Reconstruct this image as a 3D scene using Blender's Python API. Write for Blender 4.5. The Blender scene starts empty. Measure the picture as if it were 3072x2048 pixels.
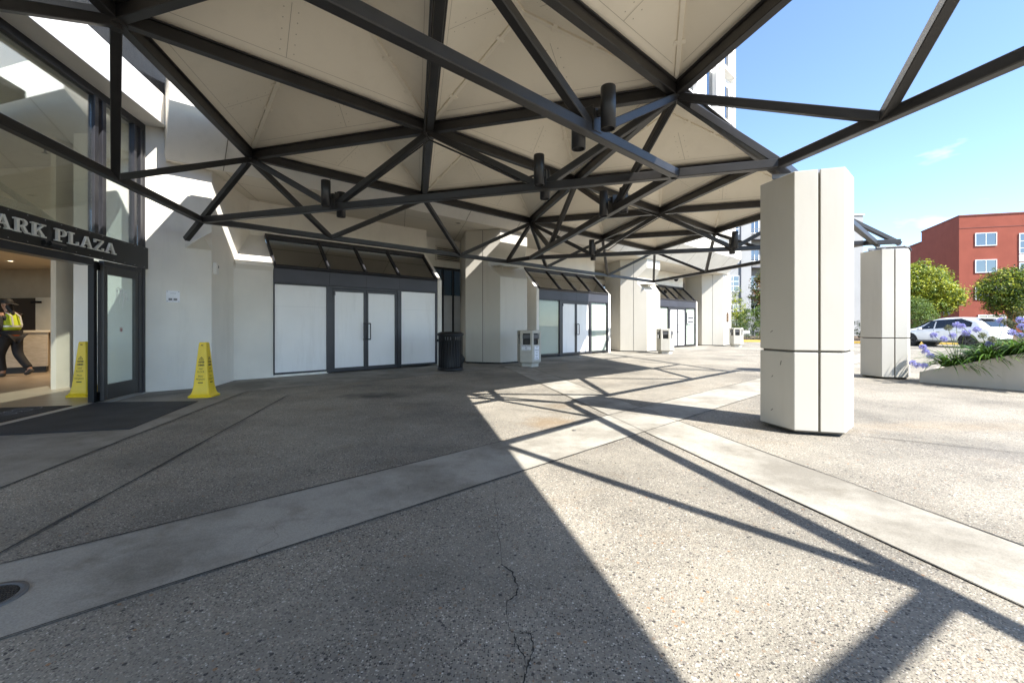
import bpy, bmesh, math, random
from mathutils import Vector, Matrix
random.seed(7)
R = math.radians
sc = bpy.context.scene
C = sc.collection
# ------------------------------------------------------------------ camera, sky, sun, exposure
SUN = Vector((2.85, -2.42, 3.99)).normalized()          # direction towards the sun
cd = bpy.data.cameras.new('camera'); cam = bpy.data.objects.new('camera', cd); C.objects.link(cam)
cam.location = (0, 0, 1.2); cam.rotation_euler = (R(90), 0, 0)
cd.sensor_width = 36; cd.lens = 1287.43 * 36 / 3072; cd.shift_y = -48.2 / 3072; cd.clip_end = 3000; cd.clip_start = 0.05
sc.camera = cam
world = bpy.data.worlds.new('World'); sc.world = world; world.use_nodes = True
wn, wl = world.node_tree.nodes, world.node_tree.links
bg = wn['Background']
sky = wn.new('ShaderNodeTexSky'); sky.sky_type = 'NISHITA'; sky.sun_disc = False
sky.sun_elevation = math.asin(SUN.z); sky.sun_rotation = math.atan2(SUN.x, SUN.y)
sky.air_density = 0.85; sky.dust_density = 0.15; sky.ozone_density = 3.0
# a few thin fair-weather clouds low in the sky
tc = wn.new('ShaderNodeTexCoord'); mp = wn.new('ShaderNodeMapping'); mp.inputs['Scale'].default_value = (3.2, 3.2, 11.0)
mp.inputs['Location'].default_value = (1.7, 0.9, 0.55)
nz = wn.new('ShaderNodeTexNoise'); nz.inputs['Scale'].default_value = 1.7; nz.inputs['Detail'].default_value = 7; nz.inputs['Roughness'].default_value = 0.55
rp = wn.new('ShaderNodeValToRGB'); rp.color_ramp.elements[0].position = 0.66; rp.color_ramp.elements[1].position = 0.82
rp.color_ramp.elements[1].color = (0.28, 0.28, 0.28, 1); rp.color_ramp.elements[0].color = (0, 0, 0, 1)
mxw = wn.new('ShaderNodeMix'); mxw.data_type = 'RGBA'; mxw.inputs['B'].default_value = (9, 9.2, 9.6, 1)
wl.new(tc.outputs['Generated'], mp.inputs['Vector']); wl.new(mp.outputs['Vector'], nz.inputs['Vector'])
wl.new(nz.outputs['Fac'], rp.inputs['Fac']); wl.new(rp.outputs['Color'], mxw.inputs['Factor'])
wl.new(sky.outputs['Color'], mxw.inputs['A']); wl.new(mxw.outputs['Result'], bg.inputs['Color'])
bg.inputs['Strength'].default_value = 0.12
sd = bpy.data.lights.new('sun', 'SUN'); sd.energy = 4.1; sd.angle = R(0.5); sd.color = (1.0, 0.968, 0.915)
so = bpy.data.objects.new('sun', sd); C.objects.link(so); so.rotation_euler = SUN.to_track_quat('Z', 'Y').to_euler()
sc.view_settings.view_transform = 'Standard'; sc.view_settings.look = 'None'; sc.view_settings.gamma = 1
sc.view_settings.exposure = 1.68
sc.cycles.max_bounces = 9; sc.cycles.diffuse_bounces = 6; sc.cycles.transparent_max_bounces = 12; sc.cycles.caustics_reflective = False

# ------------------------------------------------------------------ the 60 degree grid everything stands on
TH = -0.29957304; LG = 3.28304; ORG = Vector((-4.31041, 7.08218, 0))
UA = Vector((math.cos(TH), math.sin(TH), 0)); UB = Vector((math.cos(TH + math.pi/3), math.sin(TH + math.pi/3), 0))
UC = UA - UB; UZ = Vector((0, 0, 1)); NB = Vector((-UB.y, UB.x, 0)); NA = Vector((-UA.y, UA.x, 0)); NC = Vector((-UC.y, UC.x, 0))
def IJ(i, j, z=0): return ORG + UA*(LG*i) + UB*(LG*j) + UZ*z
def UV(u, v, z=0): return UB*u + NB*v + UZ*z
E0 = UV(0.387, 10.1)
def EN(s, d, z=0): return E0 + UC*s + NC*d + UZ*z       # along the entrance wall, d>0 towards the outside

# ------------------------------------------------------------------ materials
MATS = {}
def nt(name):
    m = bpy.data.materials.new(name); m.use_nodes = True
    t = m.node_tree; return m, t.nodes, t.links, t.nodes['Principled BSDF']
def mat(name, col, rough=0.6, metal=0.0, var=0.06, scale=3.0, bump=0.0, bscale=60.0, spec=0.5, dirt=0.0, coat=0.0):
    if name in MATS: return MATS[name]
    m, n, l, p = nt(name)
    g = n.new('ShaderNodeNewGeometry'); z = n.new('ShaderNodeTexNoise'); z.inputs['Scale'].default_value = scale; z.inputs['Detail'].default_value = 6
    l.new(g.outputs['Position'], z.inputs['Vector'])
    r = n.new('ShaderNodeValToRGB'); e = r.color_ramp.elements
    e[0].position = 0.3; e[1].position = 0.7
    lo = [c*(1-var) for c in col]; hi = [min(1, c*(1+var)) for c in col]
    e[0].color = (*lo, 1); e[1].color = (*hi, 1)
    l.new(z.outputs['Fac'], r.inputs['Fac']); out = r.outputs['Color']
    if dirt:
        z3 = n.new('ShaderNodeTexNoise'); z3.inputs['Scale'].default_value = 0.9; z3.inputs['Detail'].default_value = 9; z3.inputs['Roughness'].default_value = 0.7
        mpp = n.new('ShaderNodeMapping'); mpp.inputs['Scale'].default_value = (3.5, 3.5, 0.5); l.new(g.outputs['Position'], mpp.inputs['Vector']); l.new(mpp.outputs['Vector'], z3.inputs['Vector'])
        r3 = n.new('ShaderNodeValToRGB'); r3.color_ramp.elements[0].position = 0.52; r3.color_ramp.elements[1].position = 0.75
        r3.color_ramp.elements[1].color = (dirt, dirt, dirt, 1)
        mx = n.new('ShaderNodeMix'); mx.data_type = 'RGBA'; mx.inputs['B'].default_value = (col[0]*0.45, col[1]*0.42, col[2]*0.37, 1)
        l.new(z3.outputs['Fac'], r3.inputs['Fac']); l.new(r3.outputs['Color'], mx.inputs['Factor']); l.new(out, mx.inputs['A']); out = mx.outputs['Result']
    l.new(out, p.inputs['Base Color'])
    p.inputs['Roughness'].default_value = rough; p.inputs['Metallic'].default_value = metal; p.inputs['Specular IOR Level'].default_value = spec
    if coat: p.inputs['Coat Weight'].default_value = coat; p.inputs['Coat Roughness'].default_value = 0.06
    if bump:
        z2 = n.new('ShaderNodeTexNoise'); z2.inputs['Scale'].default_value = bscale; z2.inputs['Detail'].default_value = 5
        l.new(g.outputs['Position'], z2.inputs['Vector']); b = n.new('ShaderNodeBump'); b.inputs['Strength'].default_value = bump; b.inputs['Distance'].default_value = 0.01
        l.new(z2.outputs['Fac'], b.inputs['Height']); l.new(b.outputs['Normal'], p.inputs['Normal'])
    MATS[name] = m; return m
def glass(name, tint, refl=0.12, rough=0.02, alpha_mix=0.0, base=(0.1, 0.1, 0.1)):
    m, n, l, p = nt(name)
    o = n['Material Output']; tr = n.new('ShaderNodeBsdfTransparent'); tr.inputs['Color'].default_value = (*tint, 1)
    gl = n.new('ShaderNodeBsdfGlossy'); gl.inputs['Roughness'].default_value = rough; gl.inputs['Color'].default_value = (0.95, 0.97, 1, 1)
    lw = n.new('ShaderNodeLayerWeight'); pw_ = n.new('ShaderNodeMath'); pw_.operation = 'POWER'; pw_.inputs[1].default_value = 4.0; l.new(lw.outputs['Facing'], pw_.inputs[0])
    ad = n.new('ShaderNodeMath'); ad.operation = 'ADD'; ad.use_clamp = True; ad.inputs[1].default_value = refl; l.new(pw_.outputs[0], ad.inputs[0])
    mx = n.new('ShaderNodeMixShader'); l.new(ad.outputs[0], mx.inputs['Fac'])
    under = tr.outputs[0]
    if alpha_mix:
        p.inputs['Base Color'].default_value = (*base, 1); p.inputs['Roughness'].default_value = 0.5
        m2 = n.new('ShaderNodeMixShader'); m2.inputs['Fac'].default_value = alpha_mix; l.new(tr.outputs[0], m2.inputs[1]); l.new(p.outputs[0], m2.inputs[2]); under = m2.outputs[0]
    l.new(under, mx.inputs[1]); l.new(gl.outputs[0], mx.inputs[2]); l.new(mx.outputs[0], o.inputs['Surface'])
    MATS[name] = m; return m
def emis(name, col, s):
    m, n, l, p = nt(name); p.inputs['Base Color'].default_value = (*col, 1); p.inputs['Emission Color'].default_value = (*col, 1); p.inputs['Emission Strength'].default_value = s; return m

def ground_mat():
    m, n, l, p = nt('exposed_aggregate')
    g = n.new('ShaderNodeNewGeometry'); P = g.outputs['Position']
    def ramp(src, stops, interp='LINEAR'):
        r = n.new('ShaderNodeValToRGB'); r.color_ramp.interpolation = interp; e = r.color_ramp.elements
        while len(e) < len(stops): e.new(0.5)
        for k, (pos, c) in enumerate(stops): e[k].position = pos; e[k].color = (*c, 1)
        l.new(src, r.inputs['Fac']); return r.outputs['Color']
    def mixc(f, a, b, mode='MIX'):
        x = n.new('ShaderNodeMix'); x.data_type = 'RGBA'; x.blend_type = mode
        for s, v in (('Factor', f), ('A', a), ('B', b)):
            if isinstance(v, (int, float)): x.inputs[s].default_value = v
            elif isinstance(v, tuple): x.inputs[s].default_value = (*v, 1)
            else: l.new(v, x.inputs[s])
        return x.outputs['Result']
    # jitter the lookup so the pebbles are not perfect cells
    v1 = n.new('ShaderNodeTexVoronoi'); v1.inputs['Scale'].default_value = 125; l.new(P, v1.inputs['Vector'])
    v2 = n.new('ShaderNodeTexVoronoi'); v2.inputs['Scale'].default_value = 46; l.new(P, v2.inputs['Vector'])
    sep = n.new('ShaderNodeSeparateColor'); l.new(v1.outputs['Color'], sep.inputs['Color'])
    sep2 = n.new('ShaderNodeSeparateColor'); l.new(v2.outputs['Color'], sep2.inputs['Color'])
    stones = [(0.0, (0.045, 0.042, 0.042)), (0.16, (0.10, 0.09, 0.08)), (0.30, (0.19, 0.165, 0.14)), (0.46, (0.30, 0.27, 0.225)), (0.60, (0.40, 0.355, 0.29)), (0.74, (0.22, 0.20, 0.185)), (0.82, (0.50, 0.46, 0.39)), (0.95, (0.25, 0.16, 0.10)), (0.965, (0.68, 0.65, 0.6))]
    c1 = ramp(sep.outputs['Red'], stones, 'CONSTANT')
    c2 = ramp(sep2.outputs['Green'], [(0, (0.07, 0.066, 0.062)), (0.25, (0.17, 0.155, 0.14)), (0.5, (0.34, 0.30, 0.25)), (0.7, (0.25, 0.2, 0.15)), (0.85, (0.45, 0.42, 0.37)), (0.95, (0.31, 0.19, 0.11))], 'CONSTANT')
    big = ramp(sep2.outputs['Blue'], [(0.90, (0, 0, 0)), (0.91, (1, 1, 1))], 'CONSTANT')
    inb = ramp(v2.outputs['Distance'], [(0.30, (1, 1, 1)), (0.40, (0, 0, 0))])
    mb = n.new('ShaderNodeMath'); mb.operation = 'MULTIPLY'; l.new(big, mb.inputs[0]); l.new(inb, mb.inputs[1])
    edge = ramp(v1.outputs['Distance'], [(0.36, (0, 0, 0)), (0.60, (1, 1, 1))])
    some = ramp(sep.outputs['Green'], [(0.0, (0.15,)*3), (0.22, (1, 1, 1))], 'CONSTANT')
    cem = (0.258, 0.241, 0.202)
    peb = mixc(edge, c1, cem)
    peb = mixc(some, cem, peb)
    wn_ = n.new('ShaderNodeTexNoise'); wn_.inputs['Scale'].default_value = 0.9; wn_.inputs['Detail'].default_value = 7; wn_.inputs['Roughness'].default_value = 0.65
    mpw = n.new('ShaderNodeMapping'); mpw.inputs['Location'].default_value = (3.3, 8.1, 0); l.new(P, mpw.inputs['Vector']); l.new(mpw.outputs['Vector'], wn_.inputs['Vector'])
    peb = mixc(ramp(wn_.outputs['Fac'], [(0.46, (0, 0, 0)), (0.66, (0.55,)*3)]), peb, cem)
    col = mixc(mb.outputs[0], peb, c2)
    # stains: broad soot, brownish water marks, grease
    s1 = n.new('ShaderNodeTexNoise'); s1.inputs['Scale'].default_value = 0.55; s1.inputs['Detail'].default_value = 8; s1.inputs['Roughness'].default_value = 0.62; l.new(P, s1.inputs['Vector'])
    f1 = ramp(s1.outputs['Fac'], [(0.36, (0.66, 0.65, 0.64)), (0.60, (1.16, 1.13, 1.09))])
    col = mixc(1.0, col, f1, 'MULTIPLY')
    s2 = n.new('ShaderNodeTexNoise'); s2.inputs['Scale'].default_value = 1.5; s2.inputs['Detail'].default_value = 9; s2.inputs['Roughness'].default_value = 0.7
    mp2 = n.new('ShaderNodeMapping'); mp2.inputs['Location'].default_value = (13, 4, 0); l.new(P, mp2.inputs['Vector']); l.new(mp2.outputs['Vector'], s2.inputs['Vector'])
    f2 = ramp(s2.outputs['Fac'], [(0.56, (0, 0, 0)), (0.76, (0.45,)*3)])
    col = mixc(f2, col, (0.20, 0.145, 0.085))
    # a worn oval of rusty wash-out beside the crossing bands
    for (cx, cy, rx, ry, amt, c) in ((0.45, 5.3, 0.42, 0.40, 0.62, (0.19, 0.125, 0.06)), (0.75, 6.4, 0.40, 0.34, 0.40, (0.17, 0.115, 0.06)), (-1.35, 2.62, 0.5, 0.3, 0.35, (0.07, 0.065, 0.055)), (-2.35, 7.3, 0.75, 0.35, 0.75, (0.045, 0.042, 0.04)), (5.2, 5.1, 1.9, 0.35, 0.16, (0.40, 0.27, 0.13)), (4.6, 4.0, 1.0, 0.5, 0.35, (0.13, 0.12, 0.11))):
        mo = n.new('ShaderNodeMapping'); mo.inputs['Location'].default_value = (-cx/rx, -cy/ry, 0); mo.inputs['Scale'].default_value = (1/rx, 1/ry, 0); l.new(P, mo.inputs['Vector'])
        wob = n.new('ShaderNodeTexNoise'); wob.inputs['Scale'].default_value = 4; wob.inputs['Detail'].default_value = 6; l.new(P, wob.inputs['Vector'])
        ln = n.new('ShaderNodeVectorMath'); ln.operation = 'LENGTH'; l.new(mo.outputs['Vector'], ln.inputs[0])
        aa = n.new('ShaderNodeMath'); aa.operation = 'MULTIPLY_ADD'; aa.inputs[1].default_value = 1.5; l.new(wob.outputs['Fac'], aa.inputs[0]); l.new(ln.outputs['Value'], aa.inputs[2])
        ff = ramp(aa.outputs[0], [(0.75, (amt,)*3), (1.0, (0, 0, 0))])
        # values above 1 clamp to the last stop
        dv = n.new('ShaderNodeMath'); dv.operation = 'DIVIDE'; dv.inputs[1].default_value = 1.75; l.new(aa.outputs[0], dv.inputs[0])
        ff = ramp(dv.outputs[0], [(0.55, (amt,)*3), (1.0, (0, 0, 0))])
        col = mixc(ff, col, c)
    l.new(col, p.inputs['Base Color']); p.inputs['Roughness'].default_value = 0.82; p.inputs['Specular IOR Level'].default_value = 0.3
    b = n.new('ShaderNodeBump'); b.inputs['Strength'].default_value = 0.55; b.inputs['Distance'].default_value = 0.004; b.invert = True
    l.new(v1.outputs['Distance'], b.inputs['Height']); l.new(b.outputs['Normal'], p.inputs['Normal'])
    return m
def concrete_mat(name, col, stain=0.55, sscale=1.1, soff=(0, 0, 0)):
    m, n, l, p = nt(name)
    g = n.new('ShaderNodeNewGeometry'); P = g.outputs['Position']
    a = n.new('ShaderNodeTexNoise'); a.inputs['Scale'].default_value = sscale; a.inputs['Detail'].default_value = 10; a.inputs['Roughness'].default_value = 0.66
    mo = n.new('ShaderNodeMapping'); mo.inputs['Location'].default_value = soff; l.new(P, mo.inputs['Vector']); l.new(mo.outputs['Vector'], a.inputs['Vector'])
    r = n.new('ShaderNodeValToRGB'); e = r.color_ramp.elements; e[0].position = 0.38; e[1].position = 0.56
    e[0].color = (col[0]*stain, col[1]*stain*0.98, col[2]*stain*0.95, 1); e[1].color = (*col, 1); l.new(a.outputs['Fac'], r.inputs['Fac'])
    f = n.new('ShaderNodeTexNoise'); f.inputs['Scale'].default_value = 140; f.inputs['Detail'].default_value = 3; l.new(P, f.inputs['Vector'])
    r2 = n.new('ShaderNodeValToRGB'); r2.color_ramp.elements[0].position = 0.3; r2.color_ramp.elements[1].position = 0.7; r2.color_ramp.elements[0].color = (0.82, 0.82, 0.82, 1); r2.color_ramp.elements[1].color = (1.1, 1.1, 1.1, 1); l.new(f.outputs['Fac'], r2.inputs['Fac'])
    x = n.new('ShaderNodeMix'); x.data_type = 'RGBA'; x.blend_type = 'MULTIPLY'; x.inputs['Factor'].default_value = 1; l.new(r2.outputs['Color'], x.inputs['B'])
    a2 = n.new('ShaderNodeTexNoise'); a2.inputs['Scale'].default_value = sscale*3.1; a2.inputs['Detail'].default_value = 9; a2.inputs['Roughness'].default_value = 0.72; l.new(P, a2.inputs['Vector'])
    r4 = n.new('ShaderNodeValToRGB'); r4.color_ramp.elements[0].position = 0.54; r4.color_ramp.elements[1].position = 0.74; r4.color_ramp.elements[1].color = (.7, .7, .7, 1); l.new(a2.outputs['Fac'], r4.inputs['Fac'])
    x2 = n.new('ShaderNodeMix'); x2.data_type = 'RGBA'; x2.inputs['B'].default_value = (col[0]*.48, col[1]*.45, col[2]*.40, 1); l.new(r4.outputs['Color'], x2.inputs['Factor']); l.new(r.outputs['Color'], x2.inputs['A']); l.new(x2.outputs['Result'], x.inputs['A'])
    l.new(x.outputs['Result'], p.inputs['Base Color']); p.inputs['Roughness'].default_value = 0.85; p.inputs['Specular IOR Level'].default_value = 0.25
    b = n.new('ShaderNodeBump'); b.inputs['Strength'].default_value = 0.25; b.inputs['Distance'].default_value = 0.003; l.new(f.outputs['Fac'], b.inputs['Height']); l.new(b.outputs['Normal'], p.inputs['Normal'])
    return m
def leaf_mat(name, c, var=0.35):
    m, n, l, p = nt(name)
    g = n.new('ShaderNodeNewGeometry'); r = n.new('ShaderNodeValToRGB'); e = r.color_ramp.elements
    e[0].color = (c[0]*(1-var), c[1]*(1-var), c[2]*(1-var), 1); e[1].color = (c[0]*(1+var), c[1]*(1+var), c[2]*(1+var*0.5), 1)
    l.new(g.outputs['Random Per Island'], r.inputs['Fac']); l.new(r.outputs['Color'], p.inputs['Base Color'])
    p.inputs['Roughness'].default_value = 0.45; p.inputs['Specular IOR Level'].default_value = 0.4
    tl = n.new('ShaderNodeBsdfTranslucent'); l.new(r.outputs['Color'], tl.inputs['Color'])
    mx = n.new('ShaderNodeMixShader'); mx.inputs['Fac'].default_value = 0.3; l.new(p.outputs[0], mx.inputs[1]); l.new(tl.outputs[0], mx.inputs[2]); l.new(mx.outputs[0], n['Material Output'].inputs['Surface'])
    return m
STEEL = mat('painted_steel', (0.023, 0.0215, 0.021), 0.40, 0, 0.25, 4, 0.12, 90, 0.5)
ALU = mat('dark_anodised', (0.030, 0.030, 0.035), 0.38, 0.2, 0.15, 5)
CREAM = mat('cream_panel', (0.86, 0.80, 0.685), 0.55, 0, 0.03, 0.8, 0, 60, 0.35, dirt=0.10)
CLAD = mat('cladding_paint', (0.54, 0.51, 0.445), 0.5, 0, 0.03, 0.9, 0.04, 40, 0.4, dirt=0.14)
STUCCO = mat('stucco', (0.78, 0.74, 0.665), 0.85, 0, 0.05, 1.4, 0.30, 130, 0.2, dirt=0.16)
WHITEW = mat('white_render', (0.80, 0.775, 0.73), 0.8, 0, 0.03, 1.0, 0.2, 90, 0.2, dirt=0.1)
SOFFIT = mat('soffit_paint', (0.66, 0.61, 0.52), 0.7, 0, 0.03, 0.7)
DARKIN = mat('recess_black', (0.012, 0.012, 0.012), 0.7)
JOINT = mat('joint_line', (0.46, 0.42, 0.34), 0.8)
WPANEL = mat('white_board', (0.83, 0.815, 0.795), 0.26, 0, 0.03, 1.2, 0.10, 2.2, 0.5, dirt=0.22)
HEADER = mat('header_panel', (0.040, 0.041, 0.052), 0.45, 0.1, 0.12, 2)
TINT = glass('tinted_glass', (0.16, 0.16, 0.14), 0.36, 0.05)
UPPERG = glass('upper_glass', (0.86, 0.92, 0.90), 0.26)
CLEAR = glass('clear_glass', (0.86, 0.92, 0.90), 0.06)
BLINDG = glass('side_glass', (0.93, 0.95, 0.93), 0.02)
WINB = glass('window_glass', (0.05, 0.07, 0.08), 0.22)
BLIND = mat('blind_cloth', (0.56, 0.58, 0.53), 0.8, 0, 0.04, 2)
YEL = mat('yellow_plastic', (0.80, 0.56, 0.018), 0.38, 0, 0.05, 5, 0.03, 30, 0.5)
BLK = mat('black_print', (0.012, 0.011, 0.010), 0.6)
BLKPL = mat('black_plastic', (0.008, 0.008, 0.009), 0.42, spec=0.28)
MATR = mat('rubber_mat', (0.042, 0.042, 0.043), 0.75, 0, 0.3, 2, 0.5, 400, 0.3)
SILVER = mat('brushed_letter', (0.74, 0.72, 0.66), 0.38, 0.15, 0.05, 8)
AGG = ground_mat()
BAND = concrete_mat('band_concrete', (0.375, 0.350, 0.298), 0.60, 1.0)
APRON = concrete_mat('apron_concrete', (0.31, 0.285, 0.24), 0.62, 0.8, (5, 2, 0))
CRACKM = mat('crack_dirt', (0.028, 0.025, 0.02), 0.95, 0, 0.4, 30)

# ------------------------------------------------------------------ mesh helpers
PW = {}
class MB:
    def __init__(s): s.v = []; s.f = []; s.mi = []; s.sm = []
    def add(s, vs, fs, mi=0, sm=False):
        b = len(s.v); s.v += [tuple(v) for v in vs]
        for f in fs: s.f.append([b + k for k in f]); s.mi.append(mi); s.sm.append(sm)
    def prism(s, poly, off, mi=0):                       # polygon (any plane) pushed along off
        n = len(poly); off = Vector(off); A = [Vector(p) for p in poly]
        nor = sum(((A[k] - A[0]).cross(A[(k+1) % n] - A[0]) for k in range(1, n-1)), Vector())
        if nor.dot(off) > 0: A = A[::-1]
        B = [p + off for p in A]
        s.add(A + B, [list(range(n)), [2*n-1-k for k in range(n)]] + [[(k+1) % n, k, n+k, n+(k+1) % n] for k in range(n)], mi)
    def box(s, o, x, y, z, mi=0):                        # corner o, three edge vectors
        o, x, y, z = Vector(o), Vector(x), Vector(y), Vector(z); s.prism([o, o+x, o+x+y, o+y], z, mi)
    def cbox(s, c, x, y, z, mi=0):                       # centre c, full edge vectors
        c, x, y, z = Vector(c), Vector(x), Vector(y), Vector(z); s.box(c - (x+y+z)/2, x, y, z, mi)
    def beam(s, a, b, w, h, up=UZ, mi=0):
        a, b = Vector(a), Vector(b); d = (b-a).normalized(); sd = d.cross(Vector(up))
        if sd.length < 1e-4: sd = d.cross(Vector((1, 0, 0)))
        sd.normalize(); u = sd.cross(d)
        s.prism([a - sd*w/2 - u*h/2, a + sd*w/2 - u*h/2, a + sd*w/2 + u*h/2, a - sd*w/2 + u*h/2], b-a, mi)
    def tube(s, a, b, r0, r1=None, n=12, mi=0, caps=True):
        a, b = Vector(a), Vector(b); r1 = r0 if r1 is None else r1; d = (b-a).normalized()
        x = d.cross(UZ); x = x if x.length > 1e-3 else Vector((1, 0, 0)); x.normalize(); y = d.cross(x)
        A = [a + (x*math.cos(t) + y*math.sin(t))*r0 for t in [2*math.pi*k/n for k in range(n)]]
        B = [b + (x*math.cos(t) + y*math.sin(t))*r1 for t in [2*math.pi*k/n for k in range(n)]]
        s.add(A + B, [[k, (k+1) % n, n+(k+1) % n, n+k] for k in range(n)], mi, True)
        if caps: s.add(A, [list(range(n))[::-1]], mi); s.add(B, [list(range(n))], mi)
    def path(s, pts, r, n=8, mi=0):
        for a, b in zip(pts, pts[1:]): s.tube(a, b, r, r, n, mi)
    def lathe(s, prof, c=(0, 0, 0), n=24, mi=0, sm=True):
        c = Vector(c); vs = []; fs = []
        for r, z in prof: vs += [c + Vector((r*math.cos(2*math.pi*k/n), r*math.sin(2*math.pi*k/n), z)) for k in range(n)]
        for q in range(len(prof)-1):
            for k in range(n): fs.append([q*n+k, q*n+(k+1) % n, (q+1)*n+(k+1) % n, (q+1)*n+k])
        s.add(vs, fs, mi, sm)
    def quad(s, pts, mi=0): s.add(pts, [list(range(len(pts)))], mi)
    def mesh(s, me, M=None, mi=0):
        vs = [(M @ v.co) if M else v.co.copy() for v in me.vertices]; s.add(vs, [list(p.vertices) for p in me.polygons], mi)
    def build(s, name, mats, parent=None, bevel=0.0, seg=1, w=False):
        me = bpy.data.meshes.new(name); me.from_pydata(s.v, [], s.f)
        mats = mats if isinstance(mats, (list, tuple)) else [mats]
        for m in mats: me.materials.append(m)
        me.polygons.foreach_set('material_index', s.mi); me.polygons.foreach_set('use_smooth', s.sm); me.update()
        o = bpy.data.objects.new(name, me); C.objects.link(o)
        if parent:
            o.parent = parent; pw = PW.get(parent.name, Matrix.Identity(4))
            if w: o.matrix_parent_inverse = pw.inverted(); PW[o.name] = Matrix.Identity(4)   # coordinates are the world's
            else: PW[o.name] = pw
        if bevel:
            b = o.modifiers.new('bevel', 'BEVEL'); b.width = bevel; b.segments = seg; b.limit_method = 'ANGLE'; b.angle_limit = R(40)
        return o
def tag(o, label=None, cat=None, group=None, kind=None):
    if label: o['label'] = label
    if cat: o['category'] = cat
    if group: o['group'] = group
    if kind: o['kind'] = kind
    return o
def thing(name, label, cat, loc=(0, 0, 0), rz=0, group=None):
    o = bpy.data.objects.new(name, None); C.objects.link(o); o.location = loc; o.rotation_euler = (0, 0, rz); o.empty_display_size = 0.2
    PW[o.name] = Matrix.Translation(Vector(loc)) @ Matrix.Rotation(rz, 4, 'Z')
    return tag(o, label, cat, group)
def copy_tree(o, parent=None):
    c = o.copy(); C.objects.link(c)
    if parent: c.parent = parent
    for ch in list(o.children): copy_tree(ch, c)
    return c
def text_mesh(s, size, ext=0.0, align='CENTER'):
    cu = bpy.data.curves.new('t', 'FONT'); cu.body = s; cu.size = size; cu.extrude = ext; cu.align_x = align; cu.align_y = 'CENTER'; cu.resolution_u = 2
    o = bpy.data.objects.new('t', cu); C.objects.link(o)
    me = bpy.data.meshes.new_from_object(o.evaluated_get(bpy.context.evaluated_depsgraph_get())); bpy.data.objects.remove(o); bpy.data.curves.remove(cu); return me
def frame(o, x, y):                                      # matrix with text x and y axes
    x = Vector(x).normalized(); y = Vector(y).normalized(); z = x.cross(y)
    return Matrix(((x.x, y.x, z.x, o[0]), (x.y, y.y, z.y, o[1]), (x.z, y.z, z.z, o[2]), (0, 0, 0, 1)))
def write(mb, s, size, o, x, y, mi=0, width=None, ext=0.0):
    me = text_mesh(s, size, ext)
    if width:
        xs = [v.co.x for v in me.vertices]; k = width / (max(xs) - min(xs))
        for v in me.vertices: v.co.x *= k
    mb.mesh(me, frame(o, x, y), mi)

# ------------------------------------------------------------------ ground, bands, joints
g = MB(); g.quad([(-500, -300, 0), (900, -300, 0), (900, 1200, 0), (-500, 1200, 0)])
tag(g.build('ground', AGG), kind='structure')
b = MB()
b.quad([UV(-12, 2.53, .004), UV(60, 2.53, .004), UV(60, 3.32, .004), UV(-12, 3.32, .004)])
tag(b.build('concrete_band', BAND), kind='structure')
b = MB()                                                 # second band, broken by the first
def bandc(v0, v1, k0=1.815, k1=2.06):
    def at(k, v):                                        # point with i+j=k on the line v
        p = IJ(k, 0); q = p.dot(NB); t = (v - q) / UC.dot(NB); r = p + UC*t; return Vector((r.x, r.y, .0045))
    b.quad([at(k0, v0), at(k1, v0), at(k1, v1), at(k0, v1)])
bandc(9.35, 3.322); bandc(2.528, -9)
tag(b.build('concrete_path', BAND), kind='structure')
ap = MB()
def apc(k, v): 
    p = IJ(k, 0); t = (v - p.dot(NB)) / UC.dot(NB); r = p + UC*t; return Vector((r.x, r.y, .004))
ap.quad([apc(-.12, 9.0), apc(-.12, -3), apc(-.12, -3) - NC*-0.0 + UA*-6, apc(-.12, 9.0) + UA*-6])
ap.quad([apc(-.12, 9.0), UV(27.5, 9.0, .004), UV(27.5, 14, .004), UV(.2, 14, .004) , apc(-.12, 9.0) + UA*-6])
tag(ap.build('pavement', APRON), kind='structure')
j = MB()
def line(a, b_, w=0.012, z=0.008):
    a, b_ = Vector(a), Vector(b_); d = (b_-a); n_ = max(1, int(d.length/0.35)); d.normalize(); sd = Vector((-d.y, d.x, 0))
    pts = [a.lerp(b_, k/n_) for k in range(n_+1)]
    ww = [w*random.uniform(0.55, 1.5) for _ in pts]; of = [random.uniform(-.004, .004) for _ in pts]
    for k in range(n_): j.quad([Vector((p.x, p.y, z)) for p in (pts[k]+sd*(of[k]-ww[k]/2), pts[k+1]+sd*(of[k+1]-ww[k+1]/2), pts[k+1]+sd*(of[k+1]+ww[k+1]/2), pts[k]+sd*(of[k]+ww[k]/2))])
for v in (2.53, 3.32): line(UV(-4, v), UV(26, v), 0.011)
for k in (1.815, 2.06): line(apc(k, 9.35), apc(k, -6), 0.010)
line(apc(-.12, 9.0), apc(-.12, 0), 0.012); line(apc(-.12, 9.0), UV(26, 9.0), 0.012); line(UV(-.6, 3.2), UV(2.17, 7.98), 0.018)
line(UV(2.17, 7.98), UV(7.5, 8.9), 0.008); line(IJ(.45, .11), IJ(1.80, .12), 0.008); line(IJ(2.3, .09), IJ(5.5, -.75), 0.010); line(UV(1.36, 10.1), UV(2.0, 8.96), .008); line(UV(4.2, 11), UV(4.2, 9.0), .008)
line(IJ(2.52, 2.1), IJ(5, 1.2), .012)
tag(j.build('pavement_joints', mat('joint_grime', (0.05, 0.045, 0.038), 0.95, 0, .5, 6)), kind='structure')
j = MB()
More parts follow.
